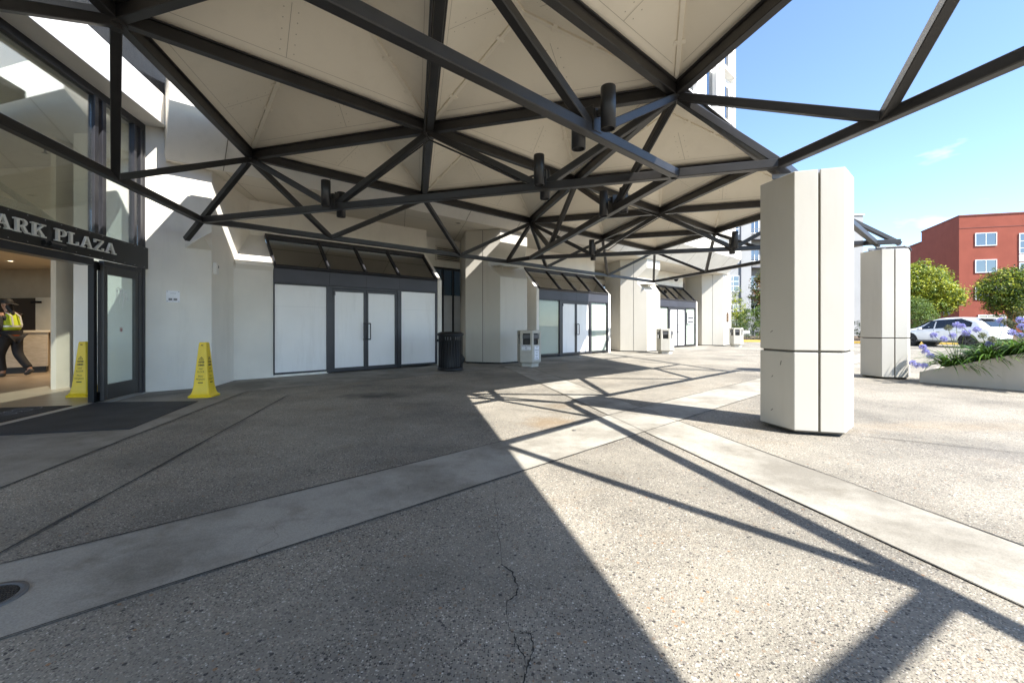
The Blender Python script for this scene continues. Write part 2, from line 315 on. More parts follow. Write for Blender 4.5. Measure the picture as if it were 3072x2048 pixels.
def crack(pts, w, z=0.0085, sub=5):
    out = []
    for a, b_ in zip(pts, pts[1:]):
        a, b_ = Vector((*a, 0)), Vector((*b_, 0)); L_ = (b_-a).length; sd = Vector((-(b_-a).y, (b_-a).x, 0)).normalized()
        for k in range(sub): out.append(a.lerp(b_, k/sub) + sd*random.uniform(-1, 1)*min(.012, L_*.05))
    out.append(Vector((*pts[-1], 0)))
    W_ = [w*random.uniform(.12, .85) for _ in out]
    for k in range(len(out)-1):
        d = out[k+1]-out[k]; sd = Vector((-d.y, d.x, 0)).normalized()
        j.quad([Vector((p.x, p.y, z)) for p in (out[k]-sd*W_[k]/2, out[k+1]-sd*W_[k+1]/2, out[k+1]+sd*W_[k+1]/2, out[k]+sd*W_[k]/2)])
crack([(-.123, 3.156), (-.09, 2.62), (-.081, 2.523), (-.051, 2.146)], .004)
crack([(-.051, 2.146), (.004, 2.076), (.027, 1.95), (.018, 1.90), (-.022, 1.857)], .012)
crack([(-.022, 1.857), (-.005, 1.676)], .004); crack([(-.005, 1.676), (.015, 1.664), (.071, 1.664), (.079, 1.582), (.06, 1.52), (.043, 1.463), (.032, 1.38), (.02, 1.3)], .011)
crack([(.01, 1.66), (.014, 1.611), (.045, 1.547), (.043, 1.463)], .008)
crack([(-1.32, 2.42), (-1.36, 2.28), (-1.27, 2.18), (-1.30, 2.09)], .003); crack([(-.80, 3.3), (-.74, 3.05), (-.78, 2.85)], .002); crack([(-1.55, 2.65), (-1.40, 2.52), (-1.32, 2.42)], .002)
tag(j.build('pavement_crack', CRACKM), kind='structure')

# ------------------------------------------------------------------ canopy: triangular space frame with pyramid panels
ZT, ZB = 3.99, 3.0135
can = thing('canopy', 'dark steel space-frame canopy with cream pyramid ceiling panels over the forecourt', 'canopy', IJ(0, 0, 0))
mir = lambda p: (p[0]+p[1], -p[1])
tris = []
for i in (0, 1):
    for jj in range(4 - i):
        tris.append(((i, jj), (i+1, jj), (i, jj+1)))
        if i + jj + 2 <= 4: tris.append(((i+1, jj), (i, jj+1), (i+1, jj+1)))
tris += [tuple(mir(p) for p in t) for t in tris]
edges = set()
for t in tris:
    for a, b_ in ((0, 1), (1, 2), (2, 0)): edges.add(tuple(sorted((t[a], t[b_]))))
nodes = sorted({p for e in edges for p in e})
for a, b_ in sorted(edges):
    m = MB(); A, B = IJ(*a, ZT), IJ(*b_, ZT); d = (B-A).normalized()
    m.beam(A + d*.05, B - d*.05, .095, .12); m.beam(A + d*.02 + UZ*.069, B - d*.02 + UZ*.069, .155, .017)
    m.build('top_chord', STEEL, can, .006, w=True)
for p in nodes:
    m = MB(); P = IJ(*p, ZT); m.tube(P - UZ*.085, P + UZ*.062, .085, .085, 12); m.tube(P - UZ*.12, P - UZ*.085, .05, .05, 10); m.build('node', STEEL, can, w=True)
RIV = []
for t in tris:
    cs = [IJ(*p, ZT + .085) for p in t]; cen = (cs[0]+cs[1]+cs[2])/3; ap_ = cen + UZ*.60
    if (cs[1]-cs[0]).cross(cs[2]-cs[0]).z < 0: cs = [cs[0], cs[2], cs[1]]
    m = MB(); up = UZ*.06; lowv = cs + [ap_]; hi = [v + up for v in lowv]
    m.add(lowv + hi, [[0, 3, 1], [1, 3, 2], [2, 3, 0], [4, 5, 7], [5, 6, 7], [6, 4, 7]] + [[k, (k+1) % 3, 4+(k+1) % 3, 4+k] for k in range(3)])
    for k in range(3):
        A, B = cs[k], cs[(k+1) % 3]; n_ = (B-A).cross(ap_-A).normalized(); n_ = n_ if n_.z < 0 else -n_
        e = (B-A).normalized(); q = n_.cross(e); q = q if q.dot(ap_-A) > 0 else -q; L_ = (B-A).length
        def st(p0, p1, wd=.0045): 
            d = (p1-p0).normalized(); sd = n_.cross(d)*wd/2; m.quad([p0-sd+n_*.003, p1-sd+n_*.003, p1+sd+n_*.003, p0+sd+n_*.003], 1)
        st(A + e*.32 + q*.14, B - e*.32 + q*.14)
        f = random.choice((.40, .58)); b0 = A + e*L_*f + q*.14; b1 = A + e*L_*(f + random.uniform(-.06, .06)) + q*random.uniform(.62, .80); st(b0, b1, .006)
        for w_ in (.12, .3, .5, .7, .88):
            for sg in (-.07, .07):
                c_ = b0.lerp(b1, w_) + e*sg; m.add([c_ + n_*.005 + e*.007*math.cos(x) + q*.007*math.sin(x) for x in [math.pi*h/3 for h in range(6)]], [list(range(6))], 1)
    m.build('ceiling_panel', [CREAM, JOINT], can, w=True)
    for k in range(3):
        A = cs[k]; m2 = MB(); d = (ap_-A).normalized(); nn = d.cross(UZ).cross(d); nn = nn if nn.z < 0 else -nn
        m2.beam(A + d*.10 + nn*.022, ap_ + nn*.022, .048, .034)
        for w_ in (.3, .55, .8): P = A.lerp(ap_, w_) + nn*.03; m2.cbox(P, d*.05, d.cross(nn)*.13, nn*.016)
        m2.build('seam_batten', CREAM, can, .004, w=True)
def chord(a, b_, name='bottom_chord'):
    m = MB(); m.beam(IJ(*a, ZB), IJ(*b_, ZB), .098, .10); return m.build(name, STEEL, can, .008, w=True)
def web(t, b_, over=0.0):
    m = MB(); A, B = IJ(*t, ZT - .05), IJ(*b_, ZB); d = (B-A).normalized(); m.beam(A, B + d*over, .088, .088); return m.build('web_strut', STEEL, can, .007, w=True)
th_ = 1/3
CH = [((-th_, 0), (-th_, 2)), ((-th_, 2), (-th_, 4+2*th_)), ((-th_, 4+2*th_), (2+th_, 2)), ((2+th_, 0), (2+th_, 2.17)), ((0, 2), (2, 0)), ((0, 2), (-th_, 2+th_/2)), ((0, 2), (2.47, 2.06))]
WB = []
for q in range(4): WB += [((0, q), (-th_, q+2*th_)), ((0, q+1), (-th_, q+2*th_))]
for q in range(2): WB += [((q, 4-q), (q+2*th_, 4-q-th_)), ((q+1, 3-q), (q+2*th_, 4-q-th_)), ((2, q), (2+th_, q+th_)), ((2, q+1), (2+th_, q+th_))]
for q in range(2): WB += [((2-q, q), (1.5-q, q+.5)), ((1-q, q+1), (1.5-q, q+.5)), ((q, 2), (q+.5, 2)), ((q+1, 2), (q+.5, 2))]
WB += [((0, 2), (-th_, 2+th_/2)), ((0, 4), (-th_, 4+2*th_)), ((2, 2), (2.46, 2.17))]
for c_ in CH: chord(*c_); chord(mir(c_[0]), mir(c_[1]))
for c_ in WB:
    web(*c_); e_ = mir(c_[1])
    if c_[0][0] == 2 and abs(c_[1][1] - 1 - th_) < 1e-6: e_ = (3.81, -1.477)   # the last joint of the near beam sits closer to its end
    web(mir(c_[0]), e_)
chord((-th_, 0), (2+th_, 0))
for q in (0, 1): web((q, 0), (q+.5, 0)); web((q+1, 0), (q+.5, 0))
web((2, 0), (2+th_, 0)); web((0, 0), (-th_, 0), .48)
def conduit(pts, r_=.014):
    m = MB(); m.path(pts, r_, 7); m.build('conduit', STEEL, can, w=True)
O_ = UC.normalized().cross(UZ)*.075
conduit([IJ(3, -2, ZT - .08) + O_, IJ(2, -1, ZT - .08) + O_, IJ(1.03, -.03, ZT - .08) + O_, IJ(1.0, .0, ZT - .15), IJ(1.25, 0, (ZT + ZB)/2 - .10) - NA*.02, IJ(1.40, 0, ZB + .12), IJ(1.47, 0, ZB + .16)])
conduit([IJ(1.0, .0, ZT - .15), IJ(.75, 0, (ZT + ZB)/2 - .11), IJ(.60, 0, ZB + .12), IJ(.53, 0, ZB + .15)], .011)
conduit([IJ(2, 0, ZT - .13), IJ(1.75, .25, (ZT + ZB)/2 - .10), IJ(1.6, .4, ZB + .13), IJ(1.53, .47, ZB + .15)], .011)
conduit([IJ(1, 2, ZT - .13), IJ(.75, 2, (ZT + ZB)/2 - .10), IJ(.62, 2, ZB + .10), IJ(.53, 2, ZB + .14)], .011)
conduit([IJ(1, 1, ZT - .12), IJ(1.0, 1.5, ZT - .12), IJ(1, 2, ZT - .13), IJ(1.3, 2, (ZT + ZB)/2 - .1), IJ(1.45, 2, ZB + .13)], .011)
# ties from the canopy edge back to the entrance wall
for q in (1, 2, 3):
    m = MB(); A = IJ(q, -q, ZT); m.beam(A, A - NC*1.72 + UZ*.02, .09, .11); m.build('wall_tie', STEEL, can, .006, w=True)
EAVE = mat('glossy_dark_eave', (0.010, 0.010, 0.011), 0.22, 0, 0.3, 3, 0.5, 7, 0.35)
OUT, RISE = .80, .72
for edge_n, P0, P1, cornerdir in ((NB, IJ(0, 0, ZT+.09), IJ(0, 4, ZT+.09), 0), (-NC, IJ(0, 0, ZT+.09), IJ(4, -4, ZT+.09), 0)):
    m = MB(); A1 = P0 - UA*(OUT/math.cos(R(30))) + UZ*RISE; B1 = P1 + edge_n*OUT + UZ*RISE
    m.prism([P0, P1, B1, A1], UZ*.05); m.beam(A1 + UZ*.05, B1 + UZ*.05, .07, .10); m.build('eave', EAVE, can, w=True)

# ------------------------------------------------------------------ spotlights clamped to the lower chords
def spotlight():
    t = thing('spotlight', 'x', 'spotlight')
    for sgn, zz in ((-1, .10), (1, .02)):
        m = MB(); c_ = Vector((0, .17*sgn, zz))
        m.lathe([(.060, -.19), (.068, -.19), (.068, .19), (.064, .196), (0, .196)], c_, 20); m.lathe([(.060, -.19), (.060, -.12), (0, -.12)], c_, 20)
        m.build('lamp_tube', mat('lamp_black', (0.016, 0.016, 0.017), 0.38, 0.1), t)
    m = MB(); m.cbox((0, 0, .09), (.09, 0, 0), (0, .12, 0), (0, 0, .09)); m.cbox((0, 0, .09), (.05, 0, 0), (0, .24, 0), (0, 0, .05)); m.cbox((.06, 0, .08), (.008, 0, 0), (0, .10, 0), (0, 0, .16)); m.cbox((-.06, 0, .08), (.008, 0, 0), (0, .10, 0), (0, 0, .16))
    m.cbox((0, 0, -.01), (.13, 0, 0), (0, .112, 0), (0, 0, .13)); m.build('bracket', STEEL, t, .003)
    return t
sp0 = spotlight()
for k, (p, ax, lab) in enumerate([((.5, 0), UA, 'pair of black cylinder spotlights on the truss corner nearest the entrance doors'),
        ((1.5, 0), UA, 'black cylinder spotlight pair at mid-span, between the entrance end and the big near lamp pair'),
        ((2, -.5), UB, 'largest black cylinder spotlight pair, on the near truss beam lit blue by the sky'),
        ((1.5, .5), -UC, 'black cylinder spotlight pair on the inclined beam just below the bright beam tip'),
        ((.5, 2), UA, 'small spotlight pair with a looping cable above the second ash bin'),
        ((1.5, 2), UA, 'small spotlight pair beside the left edge of the near pillar')]):
    o = sp0 if k == 0 else copy_tree(sp0)
    o.location = IJ(*p, ZB + .06); o.rotation_euler.z = math.atan2(ax.y, ax.x); tag(o, lab, 'spotlight', 'spotlight pairs on the canopy frame')

# ------------------------------------------------------------------ pillars
def hexp(c, s_, rot0=None):                              # regular hexagon, two sides along UA
    k = [-UA + UB, UB, UA, UA - UB, -UB, -UA]
    return [Vector(c) + q*s_ for q in k]
def shell(mb, poly, z0, z1, th=.03):
    n = len(poly)
    for k in range(n-1):
        pass
def pillar(name, label, c, side, ztop, zsplit, group):
    t = thing(name, label, 'pillar', c, 0, group)
    core = MB(); core.prism([p for p in hexp((0, 0, .03), side - .035)], UZ*(ztop - .06)); core.build('core', mat('pillar_core', (0.17, 0.15, 0.12), 0.8), t)
    H = hexp((0, 0, 0), side); m0 = (H[3]+H[4])/2 if False else None
    # front and back faces (along UA) are split by a vertical seam
    k = [UB - UA, UB, UA, UA - UB, -UB, -UA]
    v = [q*side for q in k]                              # v0-v1 back face, v3-v4 front face
    bm_, fm_ = (v[0]+v[1])/2, (v[3]+v[4])/2; gsx = UA*.011
    halves = ([fm_ + gsx, v[3], v[2], v[1], bm_ + gsx], [bm_ - gsx, v[0], v[5], v[4], fm_ - gsx])
    for z0, z1 in ((.05, zsplit - .012), (zsplit + .012, ztop)):
        for h in halves:
            m = MB(); inn = [p*(1 - .032/side) for p in h]; ring = h + inn[::-1]
            m.prism([p + UZ*z0 for p in ring], UZ*(z1-z0)); m.build('cladding_panel', CLAD, t, .005)
    cap = MB(); cap.prism([p + UZ*(ztop - .03) for p in hexp((0, 0, 0), side - .06)], UZ*.045); cap.cbox((-.12, .05, ztop + .05), UA*.34, UB*.34, UZ*.05); cap.build('cap_plate', mat('galvanised', (0.30, 0.31, 0.33), 0.45, 0.6), t)
    return t
pc = lambda x, y: Vector((x, y, 0))
pillar('pillar', 'tall cream clad hexagonal pillar standing nearest, in the open forecourt', pc(3.45, 5.04), .475, 2.89, .915, 'freestanding canopy pillars')
_sp = [c_ for c_ in C.objects if c_.name == 'pillar'][0]; m = MB(); _n = -NC
for t_, z_, dx, dz in ((.33, 1.12, .03, .02), (.36, .60, .02, .02), (.34, .21, .03, .022), (.62, .75, .012, .05)):
    H5 = hexp((0, 0, 0), .475); a_, b_ = H5[5], H5[4]; q_ = a_.lerp(b_, t_) + _n*.003 + UZ*z_; m.beam(q_, q_ + (b_-a_).normalized()*dx + UZ*dz, .007, .002, _n)
m.build('scuff', mat('scuff_grey', (0.10, 0.095, 0.085), 0.8), _sp)
p3 = pillar('pillar', 'cream hexagonal pillar standing farther off, just left of the flower planter', pc(8.62, 9.92), .475, 2.90, .915, 'freestanding canopy pillars')
m = MB(); cl = Vector((.05, -.15, 2.98)); m.path([Vector((-.25, -.05, 2.97)), Vector((.28, -.16, 2.985)), Vector((.40, -.17, 2.95)), Vector((.43, -.17, 2.89))], .032, 10); m.build('drain_pipe', STEEL, p3)
def pier(label, u, notch):
    t = thing('pier', label, 'pier', UV(u, 10.0), 0, 'wall piers between the shop fronts')
    s_ = 1.17
    def ring(d, z, k=0.0):
        P2 = Vector((0, 0, 0)); a = -UA; b2 = UB; c2 = -UC
        q2 = P2 + a*(d/math.cos(R(30))); q3 = b2*s_ + c2*(d/math.cos(R(30)))
        return [a*s_ + c2*1.6 + UZ*z, a*s_ + UZ*z, q2 + UZ*z, q3 + UZ*z, b2*s_ + c2*1.6 + UZ*z]
    lv = [(0, .05), (0, 2.71), (.36, 3.09), (.36, 3.37), (0, 3.79), (0, 4.19)] if notch else [(0, .05), (0, 4.19)]
    rings = [ring(*q) for q in lv]; m = MB(); n = 5
    for A, B in zip(rings, rings[1:]): m.add(A + B, [[k, (k+1) % n, n+(k+1) % n, n+k] for k in range(n)])
    m.quad(rings[0][::-1]); m.quad(rings[-1]); m.build('cladding', CLAD, t, .006)
    m = MB(); m.prism([p*.96 for p in ring(0, 0)], UZ*.05); m.build('plinth', DARKIN, t)
    m = MB(); mid = -UA*(s_*.5); nrm = -NA if (-NA).dot(-UC) < 0 else NA
    f = Vector((-UA.y, UA.x, 0)); f = f if f.y < 0 else -f
    m.cbox(mid + f*.001 + UZ*2.12, UA*.012, f*.006, UZ*4.12)
    if notch:
        m.cbox(UB*(s_*.45) - NB*.0 + UZ*3.99, UB*.006, NB*.006, UZ*.40)
    else: m.cbox(UB*(s_*.5) + UZ*2.12, UB*.008, NB*.006, UZ*4.12)
    m.build('seam', DARKIN, t)
    if notch:
        m = MB(); m.cbox(UB*.35 + UZ*3.05 - NB*-.15, UB*.9, NB*.5, UZ*.012); m.beam(UB*.05 - NB*.05 + UZ*2.98, UB*.1 + NB*.2 + UZ*3.05, .05, .05); m.build('bracket', mat('bracket_paint', (0.5, 0.47, 0.4), 0.6), t)
    return t
pier('cream wall pier nearest the entrance, behind the black trash can', 8.78, True)
pier('cream wall pier crossed by a diagonal truss shadow, between the second and third shop fronts', 17.54, True)
pk = pier('last cream wall pier at the far end, with a small brown plaque', 26.15, False)
m = MB(); c_ = UV(26.15 + .56, 9.992, 1.72) - UV(26.15, 10.0); prof = [(-.13, -.30), (.13, -.30), (.13, .14), (.09, .21), (0, .25), (-.09, .21), (-.13, .14)]
m.prism([c_ + UB*x + UZ*z for x, z in prof], -NB*.025); pl = m.build('plaque', mat('bronze_plaque', (0.10, 0.055, 0.035), 0.4, 0.3), pk)
m = MB()
for r_ in range(5): m.cbox(c_ - NB*.027 + UZ*(.12 - .085*r_), UB*(.18 - .03*(r_ == 0)), NB*.003, UZ*.018)
m.build('lettering', mat('plaque_gilt', (0.5, 0.36, 0.2), 0.4, 0.4), pk)

# ------------------------------------------------------------------ the hotel building
hb = thing('hotel_building', 'long cream stucco hotel building with entrance doors and shop fronts under the canopy', 'building', UV(10, 12, 0))
def wall(poly, off, name='wall', m_=STUCCO, bev=0.0):
    m = MB(); m.prism(poly, off); return m.build(name, m_, hb, bev, w=True)
def ubox(mb, u0, u1, v0, v1, z0, z1, mi=0): mb.box(UV(u0, v0, z0), UB*(u1-u0), NB*(v1-v0), UZ*(z1-z0), mi)
def uprof(mb, prof, u0, u1, mi=0): mb.prism([UV(u0, v, z) for v, z in prof], UB*(u1-u0), mi)
def flat(name, pts, z0, z1, m_): m = MB(); m.prism([Vector((p.x, p.y, z0)) for p in pts], UZ*(z1-z0)); return m.build(name, m_, hb, w=True)
# wall beside the doors, its return, and the wall before the first shop front
A0, A1, B1 = (.40, 10.1), (1.39, 10.1), (1.91, 11.0)
flat('wall', [UV(*A0), UV(*A1), UV(*B1), UV(2.69, 11.0), UV(2.69, 12.6), UV(.8, 12.6), UV(.40, 10.6)], 0, 2.55, STUCCO)
flat('wall', [UV(.40, 10.1), UV(1.39, 10.1), UV(1.91, 11.0), UV(2.375, 11.8), UV(2.375, 12.6), UV(.8, 12.6), UV(.40, 10.5)], 2.55, 5.4, STUCCO)
m = MB(); uprof(m, [(10.94, 2.55), (11.8, 3.37), (12.6, 3.37), (12.6, 2.45), (11.0, 2.45)], 1.935, 2.688); m.build('sloped_sill', STUCCO, hb, .006, w=True)
m = MB()                                                 # low concrete plinth along the foot of the wall
for (p, q) in (((.42, 10.1), (1.40, 10.1)), ((1.40, 10.1), (1.92, 11.0)), ((1.92, 11.0), (3.90, 11.0))):
    P, Q = UV(*p), UV(*q); d = (Q-P).normalized(); o_ = Vector((d.y, -d.x, 0)); m.box(P + o_*.0, Q-P + d*.018, o_*.018, UZ*.055)
m.build('plinth', STUCCO, hb, .004, w=True)
m = MB()                                                 # pyramid-shaped corbel at the corner under the canopy tip
base = [UV(.98, 10.095, 2.66), UV(1.39, 10.095, 2.66), UV(1.52, 10.33, 2.60), UV(1.40, 10.12, 3.02), UV(.98, 10.095, 2.72)]; apx = UV(1.22, 9.83, 2.86)
m.add([base[0], base[1], base[2], base[3], base[4], apx], [[0, 1, 5], [1, 2, 5], [2, 3, 5], [3, 4, 5], [4, 0, 5], [4, 3, 2, 1, 0]]); m.build('corbel', STUCCO, hb, w=True)
m = MB()
def lit_box(mb, u, v, z, w_, h_, d_): mb.box(UV(u - w_/2, v, z - h_/2), UB*w_, -NB*d_, UZ*h_)
lit_box(m, .80, 10.1, 1.735, .20, .21, .008); np_ = m.build('notice_plate', mat('plate_white', (0.82, 0.82, 0.84), 0.35), hb, w=True)
for dx in (-.085, .085):
    for dz in (-.09, .09): m = MB(); lit_box(m, .80+dx, 10.092, 1.735+dz, .012, .012, .004); m.build('screw', mat('grey_print', (0.22, 0.22, 0.23), 0.6), np_, w=True)
for dx in (-.038, .034): m = MB(); lit_box(m, .80+dx, 10.092, 1.680, .056, .042, .002); m.build('speaker_grille', mat('grey_print', (0.22, 0.22, 0.23), 0.6), np_, w=True)
m = MB()
write(m, 'NOTICE', .022, UV(.80, 10.0915, 1.79), UB, UZ); write(m, 'i', .02, UV(.80, 10.0915, 1.735), UB, UZ); write(m, 'BELL', .012, UV(.80, 10.0915, 1.645), UB, UZ)
m.build('print', mat('grey_print', (0.22, 0.22, 0.23), 0.6), np_, w=True)
m = MB(); dB = (UV(*B1) - UV(*A1)).normalized(); oB = Vector((dB.y, -dB.x, 0)); q0 = UV(1.39, 10.1) + dB*.06
m.prism([q0 + UZ*2.20, q0 + dB*.11 + UZ*2.20, q0 + dB*.11 + UZ*2.40, q0 + dB*.03 + UZ*2.43, q0 + UZ*2.43], oB*.06); sb = m.build('alarm_box', mat('alarm_white', (0.74, 0.72, 0.68), 0.4), hb, .006, w=True)
m = MB(); m.box(q0 + dB*.08 + oB*.061 + UZ*2.33, dB*.025, oB*.004, UZ*.05); m.build('lens', BLKPL, sb, w=True)

# --- shop fronts
def bay(u0, kind):
    W_ = 4.43
    # setback wall above, recessed wall to the right of the bay, cheeks
    m = MB(); ubox(m, u0 - (.40 if kind == 'first' else .16), u0 + W_ + .13, 11.8, 12.0, 3.33, 4.2); m.build('wall', STUCCO, hb, w=True)
    for uu in ([u0 + W_] if kind == 'first' else [u0 - .14, u0 + W_]):
        m = MB(); uprof(m, [(10.95, 0), (10.95, 2.55), (11.78, 3.40), (12.6, 3.40), (12.6, 0)], uu, uu + .14); m.build('cheek_wall', STUCCO, hb, .006, w=True)
    # recessed back wall with window and louvre
    ur0, ur1 = u0 + W_ + .14, u0 + W_ + 4.4
    m = MB(); ubox(m, ur0 - .3, ur1, 12.62, 12.8, 3.22, 4.2); ubox(m, ur0 - .3, ur0 + .2, 12.62, 12.8, 0, 3.22); ubox(m, ur0 + 2.2, ur1, 12.62, 12.8, 0, 3.22); m.build('wall', STUCCO, hb, w=True)
    m = MB(); ubox(m, ur0 + .2, ur0 + 2.2, 12.60, 12.66, 3.14, 3.22); ubox(m, ur0 + .2, ur0 + 2.2, 12.60, 12.66, 0, .05)
    for x in (.2, 1.12, 1.55, 2.14): ubox(m, ur0 + x, ur0 + x + .06, 12.60, 12.66, .05, 3.14)
    rw = m.build('window', ALU, hb, w=True)
    m = MB(); ubox(m, ur0 + .25, ur0 + 2.15, 12.64, 12.65, 2.25, 3.15); m.build('pane', WINB, rw, w=True)
    m = MB(); ubox(m, ur0 + .25, ur0 + 2.15, 12.635, 12.65, .05, 2.25); m.build('white_panel', mat('frosted_panel', (0.62, 0.64, 0.66), 0.4), rw, w=True)
    m = MB(); ubox(m, ur0 + .84, ur0 + 1.9, 12.595, 12.63, 3.44, 3.95); lo = m.build('louvre_vent', SOFFIT, hb, w=True); m = MB()
    for k in range(7): m.prism([UV(ur0 + .90, 12.59, 3.49 + .062*k), UV(ur0 + .90, 12.55, 3.475 + .062*k), UV(ur0 + .90, 12.55, 3.482 + .062*k), UV(ur0 + .90, 12.59, 3.515 + .062*k)], UB*.94)
    m.build('blade', mat('louvre_dark', (0.10, 0.09, 0.07), 0.6), lo, w=True)
    m = MB(); ubox(m, u0 + .05, u0 + W_ - .05, 12.3, 12.35, 0, 3.3); m.build('inner_wall', BLIND, hb, w=True)
    # aluminium frame
    vf = 11.0
    m = MB(); fr = [(0, .03), (1.195, 1.335), (3.12, 3.245), (4.37, 4.43)]
    for a, b_ in fr: ubox(m, u0 + a, u0 + b_, vf - .02, vf + .10, .02 if a in (1.195, 3.12) else .05, 2.19)
    for a, b_ in ((.03, 1.195), (3.245, 4.37)): ubox(m, u0 + a, u0 + b_, vf - .012, vf + .09, .05, .10); ubox(m, u0 + a, u0 + b_, vf - .012, vf + .09, 2.155, 2.19)
    ubox(m, u0 + 1.335, u0 + 3.12, vf - .012, vf + .09, 2.13, 2.19)
    sf = m.build('storefront', ALU, hb, .003, w=True)
    m = MB()
    for k, (a, b_) in enumerate(((0, 1.26), (1.26, 2.22), (2.22, 3.18), (3.18, 4.43))): ubox(m, u0 + a + (.003 if k else 0), u0 + b_, vf - .03, vf + .08, 2.193, 2.545)
    m.build('header_panel', HEADER, sf, .002, w=True)
    # sloped glazing
    S0, S1 = (10.965, 2.56), (11.775, 3.372); sl = Vector((0, S1[0]-S0[0], S1[1]-S0[1])); nv = Vector((0, -(S1[1]-S0[1]), (S1[0]-S0[0]))).normalized()
    def sp(u, t, n_): return UV(u, S0[0] + (S1[0]-S0[0])*t + nv.y*n_, S0[1] + (S1[1]-S0[1])*t + nv.z*n_)
    m = MB()
    for a in (0, 1.235, 2.19, 3.155, 4.37): m.prism([sp(u0+a, 0, -.02), sp(u0+a+.05, 0, -.02), sp(u0+a+.05, 0, .055), sp(u0+a, 0, .055)], sp(0, 1, 0) - sp(0, 0, 0))
    m.prism([sp(u0, .94, -.02), sp(u0, 1.02, -.02), sp(u0, 1.02, .07), sp(u0, .94, .07)], UB*4.42)
    m.prism([sp(u0, -.02, -.04), sp(u0, .045, -.04), sp(u0, .045, .03), sp(u0, -.02, .03)], UB*4.42)
    m.build('skylight_frame', ALU, sf, .003, w=True)
    for a, b_ in ((.05, 1.235), (1.285, 2.19), (2.24, 3.155), (3.205, 4.37)):
        m = MB(); m.prism([sp(u0+a, .045, 0), sp(u0+b_, .045, 0), sp(u0+b_, .94, 0), sp(u0+a, .94, 0)], sp(0, 0, .008) - sp(0, 0, 0)); m.build('skylight_pane', TINT, sf, w=True)
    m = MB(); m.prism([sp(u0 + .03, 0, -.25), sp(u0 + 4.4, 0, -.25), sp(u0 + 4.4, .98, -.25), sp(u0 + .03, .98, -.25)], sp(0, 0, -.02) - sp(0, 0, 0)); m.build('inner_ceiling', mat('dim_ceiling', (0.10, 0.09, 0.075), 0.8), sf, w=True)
    # side panels
    for a, b_ in ((.03, 1.195), (3.245, 4.37)):
        m = MB()
        if kind == 'first': ubox(m, u0 + a, u0 + b_, vf + .01, vf + .03, .10, 2.155); m.build('white_panel', WPANEL, sf, w=True)
        else:
            ubox(m, u0 + a, u0 + b_, vf + .01, vf + .02, .10, 2.155); m.build('side_light', BLINDG, sf, w=True)
            m = MB(); n_ = 9; w_ = (b_-a)/n_
            for k in range(n_): 
                x0 = u0 + a + w_*k + .004; m.prism([UV(x0, vf + .055, .12), UV(x0 + w_ - .004, vf + .05, .12), UV(x0 + w_ - .004, vf + .053, .12), UV(x0, vf + .058, .12)], UZ*2.0)
            m.build('blind', BLIND, sf, w=True)
    # two door leaves with pull handles
    for a, b_, hx in ((1.34, 2.217, 2.17), (2.225, 3.115, 2.272)):
        m = MB(); z0, z1 = .03, 2.125
        ubox(m, u0+a, u0+a+.06, vf - .005, vf + .05, z0, z1); ubox(m, u0+b_-.06, u0+b_, vf - .005, vf + .05, z0, z1)
        ubox(m, u0+a+.06, u0+b_-.06, vf - .005, vf + .05, z0, z0 + .09); ubox(m, u0+a+.06, u0+b_-.06, vf - .005, vf + .05, z1 - .07, z1)
        m.build('door_frame', ALU, sf, .003, w=True)
        m = MB(); ubox(m, u0+a+.06, u0+b_-.06, vf + .015, vf + .03, z0 + .09, z1 - .07); m.build('door_panel', WPANEL, sf, w=True)
    for hx, sg in ((2.15, -1), (2.295, 1)):
        m = MB(); q = [UV(u0+hx, vf - .005, .83), UV(u0+hx, vf - .095, .83), UV(u0+hx, vf - .105, .86), UV(u0+hx + sg*.0, vf - .105, 1.22), UV(u0+hx, vf - .095, 1.25), UV(u0+hx, vf - .005, 1.25)]
        m.path(q, .015, 8); m.build('door_handle', ALU, sf, w=True)
    m = MB()
    for x, z in ((1.36, 2.02), (3.05, 2.02)): ubox(m, u0 + x, u0 + x + .045, vf - .03, vf - .004, z - .06, z + .03)
    m.build('hinge', ALU, sf, w=True)
    return sf
s1_ = bay(2.69, 'first')
for a, b_ in ((.03, 1.195), (3.245, 4.37)):
    m = MB(); ubox(m, 2.69 + a, 2.69 + b_, 11.007, 11.0105, 1.640, 1.644); m.build('panel_seam', mat('seam_pale', (0.55, 0.55, 0.56), 0.6), s1_, w=True)
bay(11.52, 'second'); s3 = bay(20.25, 'third')
m = MB(); ubox(m, 20.25+3.40, 20.25+4.18, 10.985, 10.995, 1.30, 1.98); po = m.build('poster', mat('poster_white', (0.8, 0.8, 0.8), 0.5), s3, w=True)
m = MB(); ubox(m, 20.25+3.50, 20.25+4.05, 10.978, 10.984, 1.78, 1.93)
m.build('poster_band', mat('poster_blue', (0.45, 0.55, 0.62), 0.5), s3, w=True)
m = MB(); ubox(m, 20.25+3.45, 20.25+4.13, 10.978, 10.984, 1.58, 1.67); ubox(m, 20.25+3.45, 20.25+4.13, 10.978, 10.984, 1.34, 1.43); m.build('poster_band', mat('poster_black', (0.05, 0.05, 0.055), 0.5), s3, w=True)
